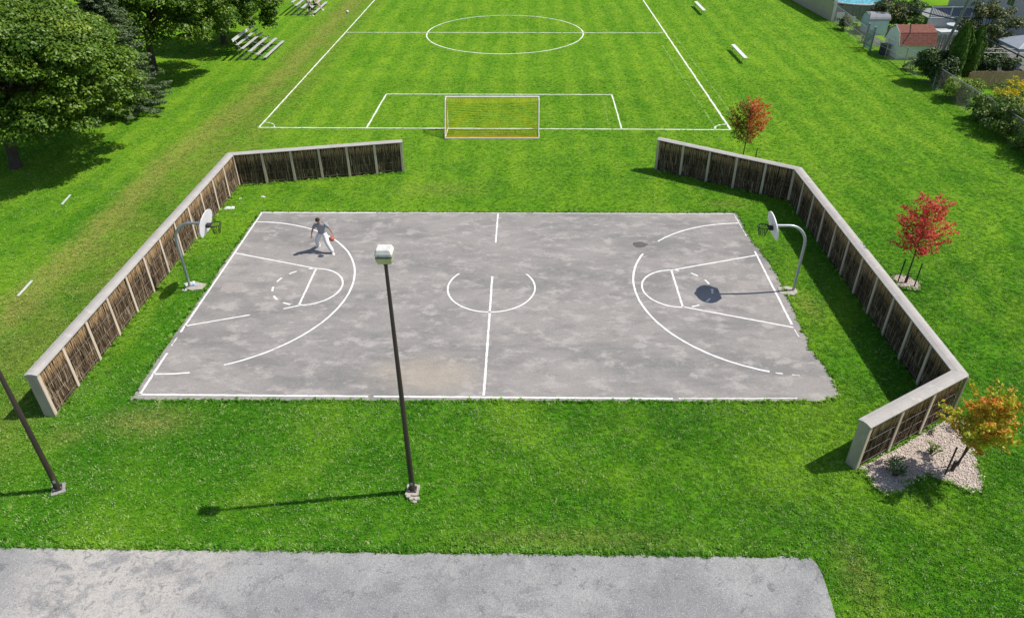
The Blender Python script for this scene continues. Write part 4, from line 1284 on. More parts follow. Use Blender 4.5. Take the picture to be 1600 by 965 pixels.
# mulch: mounded sheet plus loose chips
M['mulch'] = plain('wood_mulch', (.64, .56, .50), (.42, .35, .30), 22, .95, .1, 0, .8, (1, 1, 1), (.47, .39, .33), .5)
M['chip'] = plain('wood_chip', (.80, .71, .64), (.48, .40, .34), 5, .95, .1, 0, .2, (1, 1, 1), (.74, .64, .55), .3)
def mulch(name, poly, seed, label, dens):
    rg = np.random.default_rng(seed)
    out = rough_outline(poly, .12, .02, seed)
    cx = sum(p[0] for p in out)/len(out); cy = sum(p[1] for p in out)/len(out)
    bm = bmesh.new()
    vs_ = [bm.verts.new((x, y, .006)) for x, y in out]
    fc = bm.faces.new(vs_)
    if fc.normal.z < 0: fc.normal_flip()
    r = bmesh.ops.inset_region(bm, faces=[fc], thickness=.12, depth=0)
    for v in fc.verts: v.co.z = .05
    bmesh.ops.recalc_face_normals(bm, faces=bm.faces)
    me = bpy.data.meshes.new(name); bm.to_mesh(me); bm.free(); me.materials.append(M['mulch'])
    o = tag(link(name, me), label, 'mulch', None, 'stuff')
    xs = [p[0] for p in out]; ys = [p[1] for p in out]
    n = int((max(xs)-min(xs))*(max(ys)-min(ys))*dens)
    X, Y = rg.uniform(min(xs)-.05, max(xs)+.05, n), rg.uniform(min(ys)-.05, max(ys)+.05, n)
    k = inpoly(X, Y, out); X, Y = X[k]+rg.normal(0, .035, k.sum()), Y[k]+rg.normal(0, .035, k.sum())
    mb = MB()
    for x, y in zip(X, Y):
        l, w, t = rg.uniform(.03, .085), rg.uniform(.012, .03), rg.uniform(.006, .012)
        mb.box((x, y, .056+rg.uniform(0, .02)), (l, w, t), rg.uniform(0, 3.14), rg.normal(0, .25), rg.normal(0, .25))
    c = mb.build('wood_chips', M['chip'], o); c['kind'] = 'stuff'
    return o
mulch('mulch_bed', BED, 6, 'brown wood chip mulch bed at the near end of the right fence', 420)
mulch('mulch_ring', RING, 7, 'small ring of wood chips around the bright red maple', 420)

# ------------------------------------------------------------------ litter and loose pieces
M['paper'] = plain('crumpled_white_wrapper', (.72, .75, .74), (.60, .66, .64), 9, .6, .3)
M['blue'] = plain('blue_print', (.05, .18, .48), (.6, .65, .7), 7, .6, .3)
def crumple(name, loc, d, label, mat, seed, rz=0, cat='litter'):
    rs = random.Random(seed)
    mb = MB(); nx, ny = 6, 5
    for lay in (0, 1):
        V = []
        for i in range(nx):
            for j in range(ny):
                e = (i in (0, nx-1)) or (j in (0, ny-1))
                V.append(((i/(nx-1)-.5)*d[0]*(1+rs.uniform(-.08, .08)), (j/(ny-1)-.5)*d[1]*(1+rs.uniform(-.1, .1)), .012 if e else (d[2]*rs.uniform(.4, 1) if lay else .008)))
        if lay == 0: base = V
        else: V = [(b[0], b[1], v[2]) for b, v in zip(base, V)]
        F = [(i*ny+j, (i+1)*ny+j, (i+1)*ny+j+1, i*ny+j+1) for i in range(nx-1) for j in range(ny-1)]
        mb.raw(V, F if lay else [f[::-1] for f in F])
    o = mb.build(name, mat)
    o.location = loc; o.rotation_euler = (0, 0, rz)
    return tag(o, label, cat)
crumple('food_tray', (-13.95, 7.62, .01), (.52, .26, .09), 'white food tray lying at the foot of the left fence', M['paper'], 1, .1)
crumple('wrapper', (-13.75, 8.75, .01), (.14, .10, .05), 'small pale wrapper near the left fence corner post', M['paper'], 2, .4)
crumple('wrapper', (-12.62, 8.98, .01), (.24, .12, .06), 'pale wrapper on the grass behind the court corner', M['paper'], 3, -.2)
crumple('wrapper', (-13.12, .18, .03), (.42, .30, .10), 'white crumpled bag behind the left hoop pole', M['paper'], 4, .5)
crumple('wrapper', (-12.88, .05, .055), (.20, .20, .09), 'blue printed wrapper on the left hoop pad', M['blue'], 5, .2)
crumple('wrapper', (-13.17, -.32, .01), (.20, .14, .07), 'small crushed cup left of the left hoop pole', M['paper'], 6, .7)
crumple('wrapper', (-11.98, -3.0, .04), (.10, .08, .05), 'tiny white scrap beside the left court edge', M['paper'], 7, .7)
crumple('wrapper', (12.52, -.42, .01), (.18, .10, .05), 'small white scrap below the right hoop pad', M['paper'], 8, 1.0)
def lath(a, b, w, label):
    a, b = Vector(a), Vector(b)
    mb = MB((a.x, a.y, 0)); m = (a+b)/2
    mb.box((m.x, m.y, .05), ((b-a).length, w, .05), math.atan2((b-a).y, (b-a).x), bev=.01)
    o = mb.build('white_board_strip', M['greywood2']); o.location = (a.x, a.y, 0)
    tag(o, label, 'board', 'white boards lying in the lawn')
M['greywood2'] = plain('flaking_white_board', (.62, .64, .62), (.50, .54, .50), 5, .8, .2, 0, .2, (1, 1, 1), (.34, .40, .30), .3)
lath((-22.93, 7.9), (-23.10, 9.1), .10, 'short white board lying in the lawn near the big maple shade')
lath((-20.08, -.9), (-20.18, .35), .10, 'white board lying in the lawn left of the fence by the worn track')
shrub('dandelion_patch', (-26.2, 7.9, 0), .7, .12, M['shrub_leaf'], 'patch of yellow flowers at the edge of the maple shade', 'flowers', 61, 160, .06, 16, None, M['yellow_flower'], .09, False)

# ------------------------------------------------------------------ back yards on the right
M['grey_plank'] = plain('silvered_plank', (.36, .355, .33), (.25, .245, .225), 3, .9, .1, 0, .2, (1, 1, .2), (.44, .43, .40), .35)
M['gate_wood'] = plain('grey_blue_gate_wood', (.36, .39, .40), (.27, .30, .31), 3, .85, .15, 0, .2, (1, 1, .2))
M['brown_plank'] = plain('brown_cedar_plank', (.62, .37, .23), (.46, .27, .17), 3, .85, .15, 0, .2, (1, 1, .2), (.68, .44, .30), .3)
M['shed_white'] = plain('white_shed_siding', (.80, .81, .79), (.74, .75, .74), 2, .7, .25, 0, .05, (1, 1, 1), None, .08)
M['shed_blue'] = plain('pale_blue_shed', (.62, .70, .78), (.56, .64, .73), 2, .6, .3)
M['shed_grey'] = plain('grey_resin_roof', (.30, .31, .34), (.24, .25, .28), 3, .7, .2)
M['red_shingle'] = plain('red_asphalt_shingle', (.27, .115, .088), (.20, .085, .067), 6, .9, .15, 0, .3, (1, 1, 1), (.34, .16, .13), .35)
M['beige'] = plain('beige_wall_panel', (.48, .41, .32), (.43, .365, .29), 1.2, .8, .2, 0, .05, (1, 1, 1), None, .1)
M['rust'] = plain('brown_red_trim', (.22, .085, .055), (.16, .06, .04), 4, .8, .2)
M['pool_wall'] = plain('pool_wall', (.10, .16, .25), (.08, .12, .2), 3, .4, .4)
M['pool_rim'] = plain('pool_rim', (.62, .66, .68), (.5, .54, .56), 4, .5, .3)
M['pool_liner'] = plain('pool_liner', (.05, .52, .62), (.06, .46, .58), 3, .5, .3)
M['house'] = plain('grey_beige_siding', (.62, .575, .53), (.56, .52, .485), .8, .8, .2, 0, .05, (1, 1, 1), None, .1)
M['house_roof'] = plain('dark_shingle_roof', (.08, .08, .085), (.05, .05, .055), 5, .9, .15, 0, .3)
M['trim'] = plain('white_window_trim', (.78, .78, .78), (.7, .7, .7), 3, .5, .3)
M['deck'] = plain('grey_deck_board', (.33, .35, .36), (.26, .28, .29), 3, .8, .2, 0, .1, (1, 1, 1), None, .2)
M['rail'] = plain('painted_deck_rail', (.58, .64, .64), (.50, .56, .56), 3, .7, .25)
M['rail_dark'] = plain('dark_deck_screen', (.07, .09, .12), (.05, .06, .08), 3, .6, .3)
M['patio'] = plain('patio_stone', (.20, .20, .19), (.13, .135, .125), 2, .9, .15, 0, .2, (1, 1, 1), None, .3)  # dirty stone, its base also darkened to carry the yard's shade
M['pave_pale'] = plain('pale_paving_slabs', (.50, .47, .45), (.40, .38, .37), 2, .9, .15, 0, .2, (1, 1, 1), None, .3)
M['fabric'] = plain('grey_canopy_cloth', (.36, .40, .45), (.31, .35, .40), 2, .85, .15)
M['navy'] = plain('navy_cloth', (.025, .03, .055), (.018, .022, .04), 3, .9, .1)
M['pole_wood'] = plain('grey_utility_pole', (.30, .285, .25), (.21, .20, .175), 3, .9, .1, 0, .3, (1, 1, .15))
def mk_glass():
    t = NT('window_glass'); t.bsdf((.03, .04, .05), .06, .6); return t.mat
M['glass'] = mk_glass()
def mk_water():
    t = NT('pool_water')
    n = t.noise(t.pos(), 2.5, 3, .6)
    t.bsdf((.30, .84, .92), .04, .5, 0, t.bump(n, .25, .06), Transmission_Weight=.75, IOR=1.2)
    return t.mat
M['water'] = mk_water()

# chain link
def chain_link():
    pts = [(31.0, 13.6), (31.05, 18.2), (31.1, 22.6), (31.15, 27.6), (31.15, 32.7), (30.92, 35.7), (30.62, 37.9)]
    pts2 = [(30.55, 39.3), (30.75, 43.3), (31.0, 49.05)]
    for line, label in ((pts, 'galvanised chain link fence along the back yards, hedge end'), (pts2, 'galvanised chain link fence between the wooden gate and the beige wall')):
        root = empty('chain_link_fence', (line[0][0], line[0][1], 0), 0, label, 'fence', 'chain link fences of the back yards')
        O = root.location
        h = 1.6
        for (x, y) in line:
            MB((x, y, 0)).tube([(x, y, -.1), (x, y, h+.04)], .032, 8).build('post', M['galv_dull'], root, True, Vector((x, y, 0))-O)
        MB(O).tube([(x, y, h) for x, y in line], .026, 6).build('top_rail', M['galv_dull'], root, True)
        MB(O).tube([(x, y, .82) for x, y in (line[-3:] if line is pts else line)], .020, 6).build('mid_rail', M['galv_dull'], root, True)
        mb = MB(O)
        for (ax, ay), (bx, by) in zip(line, line[1:]):
            L_ = math.hypot(bx-ax, by-ay); st = .15; k = -h
            while k < L_:
                for sg in (0, 1):
                    s0, s1 = k, k+h
                    z0, z1 = (0.03, h) if sg == 0 else (h, .03)
                    c0, c1 = max(s0, 0), min(s1, L_)
                    if c1-c0 > .02:
                        zz0 = z0+(z1-z0)*(c0-s0)/h; zz1 = z0+(z1-z0)*(c1-s0)/h
                        P0 = (ax+(bx-ax)*c0/L_, ay+(by-ay)*c0/L_, zz0); P1 = (ax+(bx-ax)*c1/L_, ay+(by-ay)*c1/L_, zz1)
                        mb.tube([P0, P1], .0035, 3, cap=False)
                k += st
        mb.build('wire_mesh', M['wire'], root)
chain_link()

def plank_row(root, a, b, h, w, mat, gap=.012, jit=.05, z0=.03, point=False, name='plank'):
    a, b = Vector((*a, 0)), Vector((*b, 0)); t = (b-a).normalized(); L_ = (b-a).length; n = int(L_/(w+gap))
    rz = math.atan2(t.y, t.x)
    mb = MB()
    mb.box((0, 0, h/2), (w, .022, h), 0, bev=.004)
    me = mb.mesh(name, mat)
    for k in range(n):
        q = a+t*((k+.5)*L_/n)+Vector((-t.y, t.x, 0))*random.uniform(-.006, .006)
        o = link(name, me, root)
        o.location = q-root.location+Vector((0, 0, z0)); o.rotation_euler = (0, random.uniform(-.012, .012), rz); o.scale = (1, 1, 1+random.uniform(-jit, jit))
    return rz
def rails(root, a, b, zs, mat, off=.035):
    O = root.location
    a, b = Vector((*a, 0)), Vector((*b, 0)); t = (b-a).normalized(); nn = Vector((-t.y, t.x, 0))*off
    for z in zs:
        m = (a+b)/2+nn
        mb = MB(O); mb.box((m.x, m.y, z), ((b-a).length, .04, .09), math.atan2(t.y, t.x)); mb.build('rail', mat, root)
    n = max(1, int((b-a).length/2.2))
    for k in range(n+1):
        q = a.lerp(b, k/n)+nn*2
        mb = MB(O); mb.box((q.x, q.y, zs[-1]/2+.1), (.09, .09, zs[-1]+.2), math.atan2(t.y, t.x)); mb.build('post', mat, root)

# picket gate
g_ = empty('picket_gate', (30.58, 38.0, 0), 0, 'grey wooden picket gate in the chain link fence', 'gate')
plank_row(g_, (30.60, 38.06), (30.56, 39.2), 1.6, .14, M['gate_wood'], .07, .05, .08, name='picket')
for yy in (37.98, 39.27):
    mb = MB(g_.location); mb.box((30.58, yy, 1.0), (.16, .16, 2.0), bev=.01); mb.build('gate_post', M['gate_wood'], g_)
for z in (.4, 1.2):
    mb = MB(g_.location); mb.box((30.63, 38.62, z), (.04, 1.15, .10)); mb.build('rail', M['gate_wood'], g_)

# silvered plank fence in front of the pool, brown one behind the hedge
pf = empty('plank_fence', (31.35, 49.0, 0), 0, 'silver grey plank fence in front of the pool', 'fence')
plank_row(pf, (31.35, 49.0), (39.5, 48.75), 1.42, .17, M['grey_plank']); rails(pf, (31.35, 49.0), (39.5, 48.75), (.4, 1.15), M['grey_plank'])
bf = empty('plank_fence', (33.6, 27.6, 0), 0, 'brown plank fence behind the yellow flowers at the right edge', 'fence')
plank_row(bf, (33.6, 27.6), (42.0, 27.9), 1.25, .19, M['brown_plank'], .012, .04); rails(bf, (33.6, 27.6), (42.0, 27.9), (.35, .95), M['brown_plank'])
wp = empty('leaning_board', (31.7, 48.6, 0), 0, 'white board leaning against the silver grey plank fence', 'board')
mb = MB(); mb.box((.0, 0, .45), (.75, .03, .9), rx=R(-8), bev=.004); mb.build('panel_board', M['trim'], wp)
mb = MB(); mb.box((1.0, .05, .25), (1.1, .03, .5), rx=R(-8), bev=.004); mb.build('low_board', M['trim'], wp)

# beige wall
bw = empty('garden_wall', (31.0, 49.2, 0), 0, 'beige panel wall with brown coping at the top of the photo', 'wall')
a, b = Vector((31.02, 49.2, 0)), Vector((30.1, 60.5, 0)); ang = math.atan2((b-a).y, (b-a).x); m_ = (a+b)/2
nseg = 6
for k in range(nseg):
    q = a.lerp(b, (k+.5)/nseg)
    mb = MB(bw.location); mb.box((q.x, q.y, .93), ((b-a).length/nseg-.012, .14, 1.86), ang, bev=.008); mb.build('panel', M['beige'], bw)
mb = MB(bw.location); mb.box((m_.x, m_.y, 1.895), ((b-a).length+.1, .24, .06), ang, bev=.01); mb.build('coping', M['rust'], bw)
mb = MB(bw.location); mb.box((31.15, 49.05, .98), (.3, .16, 1.96), bev=.01); mb.build('end_pier', M['shed_white'], bw)

# pool
pl = empty('swimming_pool', (34.6, 53.3, 0), 0, 'round above ground pool with turquoise water at the top edge', 'pool')
MB().lathe([(3.05, 0), (3.05, 1.2), (2.95, 1.2), (2.95, .25), (.01, .22)], n=48).build('pool_liner', [M['pool_liner']], pl)
mb = MB()
for k in range(24):
    an = 2*math.pi*(k+.5)/24
    mb2 = MB(); mb2.box((3.075*math.cos(an), 3.075*math.sin(an), .6), (.02, .78, 1.19), an); mb2.build('wall_panel', M['rust'] if k in (15, 16) else M['pool_wall'], pl)
MB().tube([(3.03*math.cos(R(q)), 3.03*math.sin(R(q)), 1.23) for q in range(0, 361, 8)], .075, 8, cap=False).build('rim', M['pool_rim'], pl, True)
MB().raw([(2.94*math.cos(R(q)), 2.94*math.sin(R(q)), 1.05) for q in range(0, 360, 8)], [tuple(range(45))]).build('water', M['water'], pl)

# gambrel shed, gable towards the field
def gambrel_shed():
    root = empty('garden_shed', (31.75, 35.5, 0), 0, 'white gambrel shed with red shingle roof behind the chain link fence', 'shed')
    L_, W_ = 2.85, 2.75
    prof = [(0, 0), (0, 1.25), (.42, 1.98), (W_/2, 2.40), (W_-.42, 1.98), (W_, 1.25), (W_, 0)]
    mb = MB(); n = len(prof)
    mb.raw([(0, y, z) for y, z in prof] + [(L_, y, z) for y, z in prof], [tuple(range(n)), tuple(range(2*n-1, n-1, -1))] + [(i, n+i, n+i+1, i+1) for i in range(n-1)])
    mb.build('shed_body', M['shed_white'], root)
    for k in range(11):
        for (yy, sg) in ((-.008, 1),):
            mb = MB(); mb.box((L_/2, yy, .06+k*.108), (L_-.02, .016, .10), rx=R(6)); mb.build('siding_board', M['shed_white'], root)
    roof = empty('roof', (0, 0, 0)); roof.parent = root
    def slope(y0, z0, y1, z1, rows, col):
        d = Vector((0, y1-y0, z1-z0)); ln = d.length; rx = math.atan2(z1-z0, y1-y0)
        nn = Vector((0, -math.sin(rx), math.cos(rx)))
        for k in range(rows):
            for c in range(col):
                m = Vector((-.1+(L_+.2)*(c+.5)/col, y0, z0))+d*((k+.5)/rows)+nn*(.022+.004*((k+c) % 2))
                mb = MB(); mb.box(tuple(m), ((L_+.2)/col-.008, ln/rows*1.12, .016), rx=rx-.03*(1 if y1 > y0 else -1)); mb.build('shingle', M['red_shingle'], roof)
    slope(-.10, 1.08, .42, 1.98, 5, 8); slope(.40, 1.985, W_/2, 2.405, 5, 8)
    slope(W_+.10, 1.08, W_-.42, 1.98, 3, 4); slope(W_-.40, 1.985, W_/2, 2.405, 3, 4)
    for (p, q) in (((-.12, 1.06), (.40, 2.0)), ((.40, 2.0), (W_/2, 2.44)), ((W_+.12, 1.06), (W_-.40, 2.0)), ((W_-.40, 2.0), (W_/2, 2.44))):
        MB().tube([(-.06, p[0], p[1]), (-.06, q[0], q[1])], .045, 4).build('barge_board', M['trim'], root)
    mb = MB(); mb.box((-.02, W_*.52, .85), (.03, 1.0, 1.6), bev=.006); d_ = mb.build('door', M['shed_white'], root)
    mb = MB(); mb.box((-.045, W_*.52-.4, .85), (.03, .05, .12), bev=.004); mb.build('handle', M['black_metal'], d_)
gambrel_shed()
def blue_shed():
    root = empty('garden_shed', (32.5, 43.6, 0), 0, 'small pale blue shed with rounded top beside the gate', 'shed')
    W_, L_ = 1.9, 1.7
    prof = [(0, 0), (0, 1.2)] + [(W_/2-W_/2*math.cos(R(q)), 1.2+.55*math.sin(R(q))) for q in range(15, 166, 15)] + [(W_, 1.2), (W_, 0)]
    n = len(prof)
    MB().raw([(0, y, z) for y, z in prof] + [(L_, y, z) for y, z in prof], [tuple(range(n)), tuple(range(2*n-1, n-1, -1))] + [(i, n+i, n+i+1, i+1) for i in range(n-1)]).build('shed_body', M['shed_blue'], root)
    rp = prof[1:-1]; m = len(rp)
    V = [(x, (y-W_/2)*1.06+W_/2, z+.05) for x in (-.12, L_+.1) for y, z in rp] + [(x, (y-W_/2)*1.02+W_/2, z+.012) for x in (-.12, L_+.1) for y, z in rp]
    F = [(i, i+1, m+i+1, m+i) for i in range(m-1)] + [(2*m+i, 3*m+i, 3*m+i+1, 2*m+i+1) for i in range(m-1)] + [(i, 2*m+i, 2*m+i+1, i+1) for i in range(m-1)] + [(m+i, m+i+1, 3*m+i+1, 3*m+i) for i in range(m-1)]
    MB().raw(V, F).build('roof', M['shed_grey'], root)
    mb = MB(); mb.box((-.02, W_/2, .8), (.03, .9, 1.5), bev=.008); d_ = mb.build('door', M['shed_blue'], root)
    mb = MB(); mb.box((-.045, W_/2-.36, .8), (.03, .05, .10)); mb.build('handle', M['black_metal'], d_)
blue_shed()
# bin and table between the sheds
bn = empty('compost_bin', (31.35, 37.0, 0), 0, 'dark garden bin between the gate and the white shed', 'bin')
mb = MB(); mb.box((.0, .0, .4), (.6, .7, .8), bev=.03); mb.build('bin_body', M['navy'], bn); mb = MB(); mb.box((0, 0, .83), (.66, .76, .05), bev=.015); mb.build('lid', M['black_metal'], bn)
# patio floor of the yards
tag(MB().raw([(31.6, 39.5, .01), (33.2, 39.5, .01), (33.0, 43.4, .01), (31.6, 43.4, .01)], [(0, 1, 2, 3)]).build('paved_yard', M['patio']), kind='structure')
tag(MB().raw([(36.0, 28.3, .012), (60, 28.3, .012), (60, 44.5, .012), (36.4, 44.5, .012)], [(0, 1, 2, 3)]).build('patio', M['patio']), kind='structure')

# deck with railing and steps
dk = empty('deck', (39.0, 46.2, 0), 0, 'grey raised deck with railing behind the yard trees', 'deck')
for k in range(18):
    mb = MB(); mb.box((2.9, .12+k*.24, .86), (5.8, .225, .04)); mb.build('deck_board', M['deck'], dk)
for x in (.05, 1.95, 3.85, 5.75):
    mb = MB(); mb.box((x, 0.05, .95), (.10, .10, 1.9), bev=.008); mb.build('rail_post', M['rail'], dk)
for z in (1.0, 1.84):
    mb = MB(); mb.box((2.9, .0, z), (5.8, .06, .08)); mb.build('rail', M['rail'], dk)
_bal = MB(); _bal.box((0, 0, 1.42), (.05, .03, .78)); _balm = _bal.mesh('baluster', M['rail_dark'])
for k in range(38):
    o = link('baluster', _balm, dk); o.location = (.13+k*.15, .05, 0)
mb = MB(); mb.box((2.9, .06, .42), (5.7, .03, .82)); mb.build('skirt_board', M['rail'], dk)
for k in range(3):
    mb = MB(); mb.box((3.4, -.2-.3*k, .64-.22*k), (1.8, .30, .05)); mb.build('step', M['deck'], dk)
tb = empty('patio_table', (40.6, 44.3, 0), 0, 'pale glass patio table in front of the deck', 'table')
MB().lathe([(.72, .70), (.75, .72), (.75, .74), (.7, .75)], n=20).build('table_top', M['pool_rim'], tb)
for q in (45, 135, 225, 315): MB().tube([(.5*math.cos(R(q)), .5*math.sin(R(q)), 0), (.42*math.cos(R(q)), .42*math.sin(R(q)), .71)], .02, 6).build('leg', M['rail'], tb)
cs = empty('storage_chest', (38.4, 41.3, 0), R(8), 'grey green storage chest in the yard behind the white shed', 'chest')
mb = MB(); mb.box((0, 0, .42), (1.6, .75, .84), bev=.02); mb.build('chest_body', M['rail'], cs); mb = MB(); mb.box((0, 0, .87), (1.68, .82, .06), bev=.015); mb.build('lid', M['rail'], cs)
gf = empty('plank_fence', (35.4, 38.6, 0), 0, 'low silver grey plank fence between the red roofed shed and arborvitae', 'fence')
plank_row(gf, (35.4, 38.6), (38.6, 38.2), 1.2, .16, M['grey_plank'], .03); rails(gf, (35.4, 38.6), (38.6, 38.2), (.35, .95), M['grey_plank'])
tag(MB().raw([(38.2, 43.0, .016), (45.4, 43.0, .016), (45.4, 46.1, .016), (38.2, 46.1, .016)], [(0, 1, 2, 3)]).build('pale_paving', M['pave_pale']), kind='structure')
# house
hs = empty('house', (45.6, 41.0, 0), 0, 'grey beige house with white framed window at the top right corner', 'house')
mb = MB(); mb.box((6, 7.5, 3), (12, 15, 6)); wl = mb.build('wall', M['house'], hs)
for k in range(38):
    b_ = MB(); b_.box((-.012, 7.5, .1+k*.155), (.024, 15, .148), ry=R(4)); b_.build('siding_board', M['house'], wl)
for (yy, zz, hh) in ((4.3, 2.75, 1.35), (9.5, 2.75, 1.35), (4.3, 5.0, 1.1)):
    b_ = MB(); b_.box((-.05, yy, zz), (.10, 1.25, hh), bev=.01); w_ = b_.build('window', M['trim'], hs)
    for sg in (-1, 1):
        b_ = MB(); b_.box((-.105, yy+sg*.285, zz), (.02, .5, hh-.16)); b_.build('pane', M['glass'], w_)
    b_ = MB(); b_.box((-.10, yy, zz-hh/2-.05), (.2, 1.4, .07), bev=.01); b_.build('sill', M['trim'], w_)
mb = MB(); mb.raw([(-.5, -.5, 6), (12.5, -.5, 6), (12.5, 15.5, 6), (-.5, 15.5, 6), (6, 3, 8.6), (6, 12, 8.6)], [(3, 2, 1, 0), (0, 1, 4), (1, 2, 5, 4), (2, 3, 5), (3, 0, 4, 5)]); mb.build('roof', M['house_roof'], hs)
# canopy (gazebo)
gz = empty('gazebo', (40.0, 32.3, 0), 0, 'grey cloth gazebo canopy in the yard at the right edge', 'gazebo')
for sx in (-1.5, 1.5):
    for sy in (-1.5, 1.5):
        MB().tube([(sx, sy, 0), (sx, sy, 2.05)], .035, 6).build('pole', M['navy'], gz, True)
        mb = MB(); mb.box((sx*.97, sy*.97, 1.0), (.14, .14, 1.8), bev=.05); mb.build('curtain', M['navy'], gz)
mb = MB(); mb.raw([(-1.65, -1.65, 2.05), (1.65, -1.65, 2.05), (1.65, 1.65, 2.05), (-1.65, 1.65, 2.05), (0, 0, 2.75), (-1.65, -1.65, 1.85), (1.65, -1.65, 1.85), (1.65, 1.65, 1.85), (-1.65, 1.65, 1.85)],
    [(0, 1, 4), (1, 2, 4), (2, 3, 4), (3, 0, 4), (5, 6, 1, 0), (6, 7, 2, 1), (7, 8, 3, 2), (8, 5, 0, 3)]); mb.build('canopy', M['fabric'], gz)
MB().tube([(-1.65, -1.66, 2.06), (0, -.01, 2.77), (1.65, -1.66, 2.06)], .025, 6).build('piping', M['trim'], gz, True)
def chair(loc, rz, label):
    r_ = empty('garden_chair', loc, rz, label, 'chair', 'white garden chairs in the yard')
    mb = MB(); mb.box((0, 0, .42), (.5, .5, .04), bev=.015); mb.build('seat', M['trim'], r_)
    mb = MB(); mb.box((0, .26, .72), (.5, .04, .55), rx=R(-12), bev=.015); mb.build('backrest', M['trim'], r_)
    for sx in (-.22, .22):
        for sy in (-.22, .22): MB().tube([(sx*1.1, sy*1.1, 0), (sx, sy, .42)], .02, 6).build('leg', M['trim'], r_)
chair((37.5, 30.4, 0), R(30), 'white garden chair left of the gazebo behind the brown fence')
chair((39.0, 31.4, 0), R(-60), 'white garden chair under the gazebo at the right edge')
# clothes lines
for k, (z, y) in enumerate(((2.05, 31.0), (1.95, 30.2))):
    mb = MB((34.6, y, 0)); mb.tube([(34.6+(q/8)*9, y+.04*q, z-.10*math.sin(math.pi*q/8)) for q in range(9)], .012, 4)
    o = mb.build('clothes_line', M['trim']); o.location = (34.6, y, 0)
    tag(o, ['upper white clothes line in the right hand yard', 'lower white clothes line in the right hand yard'][k], 'clothes line', 'clothes lines in the yard')
# utility poles and cable
def upole(loc, tip, label):
    r_ = empty('utility_pole', loc, 0, label, 'utility pole', 'utility poles behind the fence')
    t_ = Vector(tip)-Vector(loc)
    MB().tube([(0, 0, -.2), tuple(t_*.5), tuple(t_)], [.125, .11, .095], 10).build('pole_shaft', M['pole_wood'], r_, True)
    q = t_*.62
    MB().tube([(q.x-.2, q.y, q.z), (q.x+.12, q.y, q.z)], .025, 6).build('bracket', M['galv_dull'], r_, True)
upole((32.9, 31.6, 0), (34.35, 31.5, 7.4), 'leaning grey utility pole behind the arborvitae')
upole((33.2, 66.5, 0), (33.2, 66.5, 7.5), 'utility pole beyond the top edge carrying the cable')
def cable(a, b, sag, label):
    a, b = Vector(a), Vector(b)
    mb = MB((a.x, a.y, 0))
    mb.tube([tuple(a.lerp(b, k/20)-Vector((0, 0, sag*4*(k/20)*(1-k/20)))) for k in range(21)], .045, 6)
    o = mb.build('power_cable', M['black_metal'], None, True); o.location = (a.x, a.y, 0)
    tag(o, label, 'cable', 'cables on the utility pole')
cable((33.62, 31.6, 3.95), (33.2, 66.4, 5.0), 1.35, 'black cable running from the leaning pole towards the pool')
cable((33.72, 31.5, 3.75), (37.0, 2.0, 5.0), 1.1, 'black cable running from the leaning pole to the right edge')
upole((37.0, 1.9, 0), (37.0, 1.9, 7.5), 'utility pole outside the right edge carrying the cable')

# planting of the yards
def arborvitae(loc, h, r, label, seed, lean=(0, 0)):
    rg = np.random.default_rng(seed)
    root = empty('arborvitae', loc, 0, label, 'conifer', 'arborvitae columns by the pole')
    n = int(7000*h*r/1.6)
    z = rg.random(n)**.85*h
    f = z/h
    rad = r*np.minimum(1, ((1-f)*3.2)**.6+.04)*np.minimum(1, f*3+.7)
    a = rg.uniform(0, 6.283, n)
    ridge = 1+.14*np.sin(a*5+z*1.3)+.08*np.sin(a*11-z*2.2)
    q = rg.uniform(.55, 1., n)**.5
    P_ = np.stack([rad*ridge*q*np.cos(a)+lean[0]*f*h, rad*ridge*q*np.sin(a)+lean[1]*f*h, z+.05], 1)
    N_ = np.stack([np.cos(a), np.sin(a), .35+0*a], 1)+rg.normal(size=(n, 3))*.4
    link('crown', leaf_mesh('crown', P_, N_, .12, rg.normal(.45, .18, n), M['cedar_leaf'], seed, .45), root)
    tubes(root, 'trunk', [([(0, 0, -.1), (lean[0]*h*.9, lean[1]*h*.9, h*.9)], [.09, .02])], M['bark'], (0, 0, 0))
arborvitae((32.75, 28.7, 0), 4.3, .68, 'tall arborvitae column beside the utility pole', 1, (.05, 0))
arborvitae((33.95, 29.0, 0), 4.0, .62, 'second arborvitae column right of the tallest one', 2, (.05, 0))
shrub('dark_shrub', (31.75, 28.9, 0), 1.6, 2.3, M['dark_shrub'], 'large dark green shrub left of the arborvitae columns', 'shrub', 71, 7000, .13, 40)
shrub('lime_shrub', (33.0, 31.6, 0), .75, 1.9, M['lime_shrub'], 'tall yellow green shrub behind the white shed corner', 'shrub', 72, 700, .11, 16)
shrub('flowering_shrub', (31.75, 32.4, 0), .65, 1.0, M['shrub_leaf'], 'shrub with white blossom by the white shed and chain link', 'shrub', 73, 700, .11, 14, None, M['white_flower'], .12)
shrub('gate_shrub', (31.0, 45.6, 0), .9, 1.2, M['dark_shrub'], 'dark shrub growing through the chain link left of the gate', 'shrub', 74, 900, .13, 16)
shrub('gate_shrub', (31.9, 47.2, 0), .8, .8, M['lime_shrub'], 'light green weeds in front of the silver grey plank fence', 'shrub', 75, 500, .12, 12)
shrub('yard_shrub', (31.25, 40.8, 0), .5, .7, M['dark_shrub'], 'low dark weeds behind the chain link right of the gate', 'shrub', 76, 500, .11, 12)
